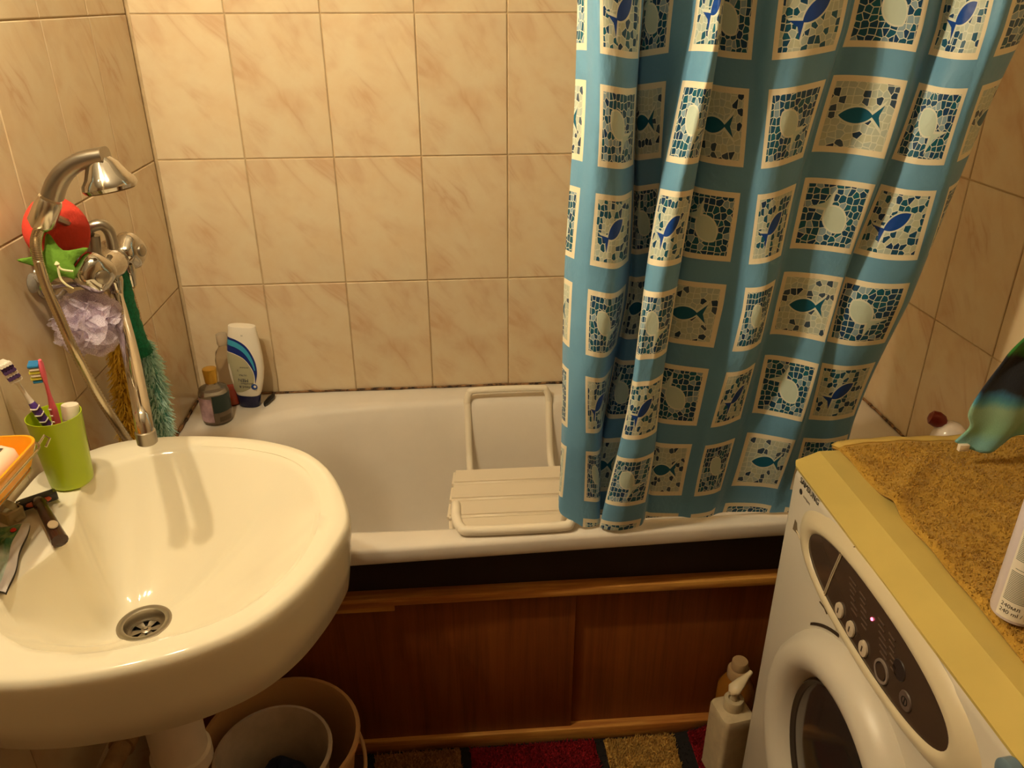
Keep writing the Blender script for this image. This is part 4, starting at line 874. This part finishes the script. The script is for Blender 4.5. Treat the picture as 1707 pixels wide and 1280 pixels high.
MB().lathe([(1, 0), (.9, .0012), (.2, .0016)], 20, frame(c_, sd_, Vector((0, 0, 1))) @ Matrix.Diagonal((.0066, .011, 1, 1))).build('logo_oval', mat('razor_badge', (170, 150, 120), rough=0.35), rz)
rb = [h0.lerp(h1, q) + Vector((0, 0, .0145)) for q in (.50, .56)]
MB().tube([h0.lerp(h1, .54) + sd_*(.0068*math.cos(a)) + Vector((0, 0, .004+.0072*math.sin(a))) for a in [PI*(j/10) for j in range(11)]], .0008, 6).build('chrome_band', M_CHROME, rz)

# crumpled sachet and a clear cap
sa = thing('sachet', 'crumpled green and silver foil sachet on the washbasin edge', 'sachet', P(20, 930, z=ZB))
A, B, C_, D_ = P(-32, 884, z=ZB+.02), P(50, 874, z=ZB+.016), P(12, 990, z=ZB+.006), P(-75, 975, z=ZB+.006)
nq = lambda u, v: .006*math.sin(9*u+4*v) + .004*math.sin(17*v-6*u) + .003*math.sin(29*u+13*v)
rnd = random.Random(9)
def saf(u, v, up=1):
    p = A.lerp(B, u).lerp(D_.lerp(C_, u), v); e = (min(u, 1-u, v*.7, (1-v)*.7)*4); e = min(1, max(0, e))
    return p + Vector((.0015*math.sin(11*v), .0015*math.sin(9*u), up*(.002+.007*e**.6) + (nq(u, v)*.55 if up > 0 else 0)*e - (0 if up > 0 else .002)))
def sach_nodes(t, b):
    uv = t.n('ShaderNodeUVMap').outputs[0]; sp = t.n('ShaderNodeSeparateXYZ'); t.put(sp.inputs[0], uv)
    f = t.m('ADD', sp.outputs[1], t.m('MULTIPLY', t.m('SUBTRACT', t.noise(uv, 5, 3), .5), .16))
    g = t.mix(t.ramp(t.noise(uv, 9, 3), [(.45, (0,0,0,1)), (.6, (1,1,1,1))]), lin((8, 84, 36)), lin((86, 120, 60)))
    body_ = t.mix(t.ramp(f, [(.42, (0,0,0,1)), (.52, (1,1,1,1))]), g, t.mix(t.noise(uv, 12, 3), lin((190, 196, 190)), lin((120, 160, 140))))
    edge = t.m('GREATER_THAN', sp.outputs[0], .84)
    t.put(b.inputs['Base Color'], t.mix(edge, body_, lin((186, 180, 176))))
usa = [(i/24, j/30) for j in range(31) for i in range(25)]
MB().grid(lambda u, v: saf(u, v, 1), 24, 30).build('foil_front', mat('sachet_foil', rough=0.3, spec=.6, custom=sach_nodes), sa, ang=50, uvfn=lambda i: usa[i])
MB().grid(lambda u, v: saf(u, v, -1) + Vector((0, 0, .002)), 24, 30).build('foil_back', mat('foil_silver', (180, 176, 170), rough=.3, metal=.6), sa, ang=50)
rp_ = saf(.72, .14, 1) + Vector((0, 0, .001)); MB().lathe([(.004, -.001), (.0035, .0008)], 14, frame(rp_, (1, 0, 0), (.1, -.3, 1))).build('red_dot', mat('sachet_red', (190, 40, 30), rough=.4), sa)
cc = thing('razor_cover', 'translucent plastic cover lying behind the razor', 'cover', P(20, 848, z=ZB))
T_ = frame(P(14, 862, z=ZB), Vector((.8, -.5, 0)), (0, 0, 1)); mtl = mat('frosted_plastic', (226, 212, 170), rough=.35, trans=.6, ior=1.3)
MB().loft([rrect(-.024, .024, -.013, .013, .0, .004), rrect(-.024, .024, -.013, .013, .018, .004), rrect(-.022, .022, -.011, .011, .020, .004), rrect(-.0225, .0225, -.0115, .0115, .0175, .004), rrect(-.0225, .0225, -.0115, .0115, .002, .004)], True, True, T=T_).build('cover_shell', mtl, cc, ang=40)
MB().box((.0225, -.006, .004), (.030, .006, .008), .001, T=T_).build('tab', mtl, cc)

# ------------------------------------------------------------------ bottles on the bath corner
ZR = 0.606
ob = thing('oil_bottle', 'clear bottle of body oil with a gold cap and dark label in the bath corner', 'bottle', (0.080, -0.138, ZR))
T_ = Matrix.Translation((0.080, -0.138, ZR)); R_ = .0355
mgl = mat('bottle_glass', (214, 206, 190), rough=.06, trans=.85, ior=1.33)
MB().lathe([(.0, .002), (R_*.8, 0), (R_*.97, .003), (R_, .008), (R_, .078), (R_*.9, .087), (R_*.55, .094), (.013, .098), (.013, .104)], 36, T_, False, True).build('glass', mgl, ob)
MB().lathe([(R_*.9, .0035), (R_*.94, .05), (R_*.94, .053)], 32, T_).build('oil', mat('oil', (176, 150, 126), rough=.1, trans=.35, ior=1.3), ob)
def wrapb(mb, T, a0, a1, z0, z1, r, n=14):
    mb.add([T @ Vector((r*math.cos(a0+(a1-a0)*i/n), r*math.sin(a0+(a1-a0)*i/n), z)) for z in (z0, z1) for i in range(n+1)], [(i, i+1, n+2+i, n+1+i) for i in range(n)]); return mb
af = math.atan2(CAM.y+.14, CAM.x-.08)
wrapb(MB(), T_, af-1.5, af-.25, .010, .072, R_*1.012).build('front_label', mat('label_pink', (206, 172, 184), rough=.5, var=.5, vscale=45, vcol=(96, 78, 70)), ob)
wrapb(MB(), T_, af-.2, af+1.25, .034, .078, R_*1.012).build('dark_label', mat('label_dark_green', (42, 58, 56), rough=.5), ob)
wrapb(MB(), T_, af+.1, af+1.0, .010, .022, R_*1.012).build('fine_print', mat('label_brown_print', (92, 78, 60), rough=.5), ob)
MB().lathe([(.0145, .102), (.0150, .106), (.0165, .134), (.0158, .137), (.004, .138)], 28, T_).build('gold_cap', mat('gold_cap', (214, 168, 66), rough=.25, metal=.75), ob)

sh = thing('shampoo_bottle', 'white shampoo bottle with blue swoosh standing on its navy cap', 'bottle', (0.137, -0.066, ZR))
T_ = Matrix.Translation((0.140, -0.064, ZR)) @ Euler((0.0, math.radians(3.0), math.radians(-7))).to_matrix().to_4x4()
def oval(hw, hd, z, n=40, cx=0): return [(cx + hw*math.copysign(abs(math.cos(q))**.85, math.cos(q)), hd*math.copysign(abs(math.sin(q))**.85, math.sin(q)), z) for q in [2*PI*j/n for j in range(n)]]
sect = [(.0285, .017, .030), (.034, .0185, .045), (.0405, .020, .075), (.044, .0205, .105), (.0435, .020, .135), (.0395, .0185, .170), (.0345, .0165, .200), (.0335, .016, .212), (.0325, .015, .215)]
MB().loft([oval(a, b_, z) for a, b_, z in sect], True, True, T=T_).build('bottle_body', mat('shampoo_white', (240, 232, 216), rough=.28), sh, ang=50)
MB().loft([oval(.0255, .016, .0), oval(.0265, .017, .002), oval(.030, .018, .028), oval(.0305, .0182, .032)], True, True, T=T_).build('cap', mat('navy_plastic', (22, 26, 72), rough=.25), sh, ang=50)
def hwz(z):
    for (a, b_, z0), (c, d, z1) in zip(sect[:-1], sect[1:]):
        if z0 <= z <= z1: k = (z-z0)/(z1-z0); return a+(c-a)*k, b_+(d-b_)*k
    return sect[0][:2] if z < sect[0][2] else sect[-1][:2]
def on_front(x, z, e=.0006):
    hw, hd = hwz(z); cq = min(.999, abs(x)/hw)**(1/.85); y = -hd*max(0, 1-cq*cq)**(.5*.85) - e
    return T_ @ Vector((x, y, z))
def swoosh(name, edge_in, edge_out, m, e, n=26):
    """band between two curves x(z) given as polylines in label coordinates"""
    a = cr([Vector((x, 0, z)) for x, z in edge_in], 8); b_ = cr([Vector((x, 0, z)) for x, z in edge_out], 8)
    k = 6; vs = []
    for p, q in zip(a, b_):
        for i in range(k+1): r_ = p.lerp(q, i/k); vs.append(on_front(r_.x, r_.z, e))
    return MB().add(vs, [(i*(k+1)+j, i*(k+1)+j+1, (i+1)*(k+1)+j+1, (i+1)*(k+1)+j) for i in range(len(a)-1) for j in range(k)]).build(name, m, sh)
navy = mat('label_navy', (20, 44, 124), rough=.3); cyan = mat('label_cyan', (58, 156, 196), rough=.3); gry = mat('label_grey_green', (176, 172, 140), rough=.35)
swoosh('swoosh', [(-.036, .188), (-.012, .184), (.012, .168), (.028, .135), (.032, .10), (.026, .070)], [(-.040, .150), (-.020, .148), (.004, .136), (.020, .112), (.0255, .090), (.025, .070)], navy, .0006)
swoosh('swoosh_highlight', [(-.036, .182), (-.012, .178), (.010, .162), (.024, .134), (.0285, .106)], [(-.037, .168), (-.014, .164), (.006, .150), (.020, .126), (.0265, .104)], cyan, .0009)
swoosh('label_field', [(-.040, .148), (-.020, .146), (.004, .134), (.019, .110), (.024, .088), (.018, .062), (-.004, .046), (-.026, .040)], [(-.041, .138), (-.041, .128), (-.041, .115), (-.041, .10), (-.040, .085), (-.036, .068), (-.032, .052), (-.028, .041)], gry, .0005)
mnv = mat('navy_text', (30, 34, 70), rough=.5)
def flip_text(txt, size, x, z, m):
    c = bpy.data.curves.new('lettering', 'FONT'); c.body = txt; c.size = size; c.resolution_u = 2
    to = bpy.data.objects.new('lettering', c); me = bpy.data.meshes.new_from_object(to); bpy.data.objects.remove(to); bpy.data.curves.remove(c)
    for v in me.vertices: v.co = on_front(x - v.co.x, z - v.co.y, .0012)
    me.materials.clear(); me.materials.append(m); return link('lettering', me, sh)
flip_text('head &', .0095, .012, .062, mnv); flip_text('shoulders', .0078, .021, .071, mnv)
flip_text('MEN', .0125, .010, .082, mnv); flip_text('ULTRA', .0065, .008, .094, mnv)
flip_text('2', .007, -.012, .106, mnv); flip_text('anti-dandruff', .0042, .014, .114, mnv)
flip_text('M', .006, .006, .198, mat('grey_text', (120, 118, 112), rough=.5))
bc = on_front(.022, .060, .0008); MB().lathe([(.0078, 0), (.0075, .0012)], 22, frame(bc, (1, 0, 0), bc - (T_ @ Vector((.02, .02, .06))))).build('round_badge', mat('badge_blue', (36, 74, 150), rough=.3), sh)
MB().lathe([(.0035, .0012), (.0032, .0018)], 14, frame(bc + Vector((.002, 0, .001)), (1, 0, 0), bc - (T_ @ Vector((.02, .02, .06))))).build('badge_moon', M_WPLASTIC, sh)

rbt = thing('clear_bottle', 'tall clear bottle with red liquid at the bottom behind the oil bottle', 'bottle', (0.098, -0.052, ZR))
T_ = Matrix.Translation((0.094, -0.048, ZR))
mcl2 = mat('thin_clear_plastic', (240, 230, 212), rough=.08, trans=.95, ior=1.12)
MB().lathe([(0, .001), (.022, 0), (.025, .004), (.025, .120), (.020, .142), (.011, .155), (.011, .165)], 30, T_, False, True).build('bottle_wall', mcl2, rbt)
MB().lathe([(.0225, .003), (.0232, .044)], 28, T_).build('red_liquid', mat('red_liquid', (196, 58, 30), rough=.15, trans=.3, ior=1.3), rbt)
MB().lathe([(.0125, .160), (.0135, .163), (.0135, .186), (.012, .188)], 22, T_).build('cap', mat('frosted_cap', (220, 206, 184), rough=.3, trans=.6, ior=1.2), rbt)
hc_ = thing('hair_clip', 'small black hair clip beside the shampoo bottle', 'hair clip', (0.18, -0.03, ZR))
k0, k1 = P(441, 674, z=ZR+.006), P(457, 659, z=ZR+.006)
MB().loft([[p + Vector((0, 0, .006*math.sin(q))) + (k1-k0).cross(Vector((0, 0, 1))).normalized()*w_*math.cos(q) for q in [2*PI*j/12 for j in range(12)]] for p, w_ in ((k0, .003), (k0.lerp(k1, .2), .006), (k0.lerp(k1, .8), .006), (k1, .003))], True, True).build('clip_arm', mat('black_plastic', (20, 16, 18), rough=.3), hc_)
MB().tube([k0+Vector((0, 0, .006)), k0.lerp(k1, .5)+Vector((0, 0, .009)), k1+Vector((0, 0, .006))], .0015, 6).build('spring', mat('black_plastic'), hc_)

# ------------------------------------------------------------------ floor: buckets, rug, bottles
mbk = mat('tan_bucket', (198, 154, 106), rough=.45); mpl = mat('white_pail', (212, 194, 176), rough=.45, var=.25, vscale=14)
bu = thing('bucket', 'large tan plastic bucket under the washbasin', 'bucket', (0.312, -0.828, 0))
T_ = Matrix.Translation((0.312, -0.826, 0))
MB().lathe([(0, .001), (.100, 0), (.104, .006), (.138, .288), (.146, .290), (.147, .296), (.145, .300), (.139, .300), (.137, .294), (.101, .010), (0, .008)], 56, T_, False, False).build('bucket_wall', mbk, bu, ang=40)
MB().tube([Vector((0.312 + .149*math.cos(a), -0.826 + .149*math.sin(a)*.98, .283 - .085*math.sin(PI*max(0, min(1, (a+2.2)/3.6)))**.8)) for a in [-2.2 + 3.6*k/40 for k in range(41)]], .004, 8).build('handle', mbk, bu)
pl = thing('pail', 'smaller white plastic pail standing inside the tan bucket', 'pail', (0.306, -0.856, 0.012))
T_ = Matrix.Translation((0.306, -0.858, 0.013))
MB().lathe([(0, .001), (.068, 0), (.071, .005), (.099, .278), (.105, .280), (.106, .287), (.104, .290), (.099, .290), (.097, .284), (.069, .010), (0, .008)], 48, T_, False, False).build('pail_wall', mpl, pl, ang=40)
rg = thing('cleaning_cloth', 'dark blue rag crumpled inside the white pail', 'cloth', (0.31, -0.86, 0.03))
rings = []
for k in range(13):
    t_ = k/12
    ring = []
    for j in range(40):
        a = 2*PI*j/40; r_ = .079*math.sin(PI*.5*(1-t_))**.7*(1+.06*math.sin(3*a+5*t_)+.04*math.sin(7*a)) if k < 12 else .001
        ring.append((0.313 + r_*math.cos(a), -0.866 + r_*math.sin(a), .024 + .235*math.sin(PI*.5*t_)**.8 + .010*math.sin(4*a+9*t_)*t_ + .006*math.sin(9*a)*t_*(1-t_)))
    rings.append(ring)
MB().loft(rings, True, False).build('rag', mat('navy_rag', (34, 40, 66), rough=.9, bump=.6, bscale=180, bdist=.003, var=.4, vscale=30), rg, ang=80)

# rug
def rz_(x, y): return .010 + .030*max(0, min(1, (x-1.13)/.09))**1.5*max(0, min(1, (y+.80)/.10)) + .0015*math.sin(23*x+9*y)
ru = thing('rug', 'shaggy rug of red, tan and yellow blocks with black lines', 'rug', (0.85, -0.9, 0))
mblkp = mat('rug_black', (24, 20, 20), rough=.95)
def slab(x0, x1, y0, y1, x2=None, x3=None, h=0):
    x2 = x0 if x2 is None else x2; x3 = x1 if x3 is None else x3      # x2, x3 at the near edge y0
    return lambda u, v: (lambda x, y: Vector((x, y, rz_(x, y)+h)))((x0+(x1-x0)*u)*(1-v) + (x2+(x3-x2)*u)*v, y1+(y0-y1)*v)
fb = slab(.43, 1.245, -1.30, -.640, .43, 1.15)
MB().grid(fb, 60, 40).build('backing', mblkp, ru, solid=.008)
def tuft(mb, fn, n, ln, wd, rnd):
    for k in range(n):
        u, v = rnd.random(), rnd.random(); p = fn(u, v); d = Vector((rnd.gauss(0, .35), rnd.gauss(0, .35), 1)).normalized()*ln*rnd.uniform(.7, 1.2); s = Vector((rnd.gauss(0, 1), rnd.gauss(0, 1), 0)).normalized()*wd
        mb.add([p-s, p+s, p+d*.7+s*.6, p+d, p+d*.7-s*.6], [(0, 1, 2, 3, 4)])
for nm, cl_, x0, x1, x2, x3, n in (('tan', (176, 122, 70), .452, .640, .470, .652, 9000), ('red', (150, 8, 24), .664, .944, .672, .945, 13000), ('yellow', (206, 166, 86), .966, 1.124, .968, 1.120, 8000), ('red', (150, 8, 24), 1.158, 1.243, 1.160, 1.192, 5000)):
    m_ = mat('rug_'+nm, cl_, rough=.95, var=.25, vscale=30)
    f1 = slab(x0, x1, -.90, -.646, x2, x3, .004)
    pt = MB().grid(f1, 24, 24).build('block', m_, ru, solid=.006)
    mb = MB(); tuft(mb, f1, n, .011, .0016, random.Random(int(x0*1000))); stuff(mb.build('pile', m_, pt))
for nm, x0, x1 in (('red', .452, .70), ('yellow', .73, .92), ('tan', .95, 1.15)):
    f1 = slab(x0, x1, -1.28, -.93, None, None, .004); MB().grid(f1, 12, 12).build('block', MATS['rug_'+nm], ru, solid=.006)
mb = MB(); tuft(mb, lambda u, v: fb(u, v*.25), 2500, .007, .0022, random.Random(77)); stuff(mb.build('black_pile', mblkp, ru))

pb_ = thing('pump_bottle', 'cream square pump bottle on the floor beside the washing machine', 'bottle', (1.207, -0.748, 0.01))
T_ = Matrix.Translation((1.205, -0.752, .0)) @ Matrix.Rotation(math.radians(10), 4, 'Z')
mpb = mat('pump_cream', (206, 190, 156), rough=.4, var=.18, vscale=40)
MB().loft([rrect(-.035, .035, -.036, .036, z, r) for z, r in ((.032, .008), (.034, .010), (.19, .011), (.205, .012))] + [rrect(-.033, .033, -.034, .034, .211, .012), rrect(-.02, .02, -.02, .02, .216, .010)], True, True, T=T_).build('bottle_body', mpb, pb_, ang=40)
MB().lathe([(.0185, .212), (.0195, .214), (.0205, .238), (.019, .241), (.012, .2415), (.010, .236)], 28, T_).build('collar', mpb, pb_)
MB().lathe([(.007, .238), (.006, .262)], 16, T_).build('pump_stem', mpb, pb_)
c0 = T_ @ Vector((-.003, .001, .264)); c1 = P(1252, 1120, z=.285)
pth = [c0 + (c0-c1).normalized()*.010, c0, c0.lerp(c1, .35), c0.lerp(c1, .7), c1]
rings = []
dn = (c1-c0).normalized(); sdn = dn.cross(Vector((0, 0, 1))).normalized()
for p, w_, h_ in zip(pth, (.006, .0145, .012, .0065, .0045), (.004, .009, .008, .006, .004)):
    rings.append([p + sdn*w_*math.cos(q) + Vector((0, 0, 1))*h_*math.sin(q) for q in [2*PI*j/18 for j in range(18)]])
MB().loft(rings, True, True).build('pump_head', mat('pump_white', (222, 206, 172), rough=.35), pb_, ang=70)
bb = thing('cleaner_bottle', 'amber brown bottle with a tan double cap behind the pump bottle', 'bottle', (1.25, -0.69, 0))
T_ = Matrix.Translation((1.243, -0.672, .0))
mam = mat('amber_plastic', (160, 104, 36), rough=.22, trans=.2, sss=.1)
MB().lathe([(0, .041), (.036, .040), (.040, .045), (.040, .170), (.038, .188), (.024, .215), (.020, .222)], 32, T_, False, True).build('bottle_body', mam, bb)
MB().lathe([(.0225, .214), (.0235, .217), (.0235, .236), (.0215, .239)], 28, T_).build('lower_cap', mat('tan_cap', (172, 144, 106), rough=.35), bb)
MB().lathe([(.0165, .238), (.0172, .240), (.0168, .258), (.0155, .260)], 28, T_).build('upper_cap', mat('tan_cap'), bb)
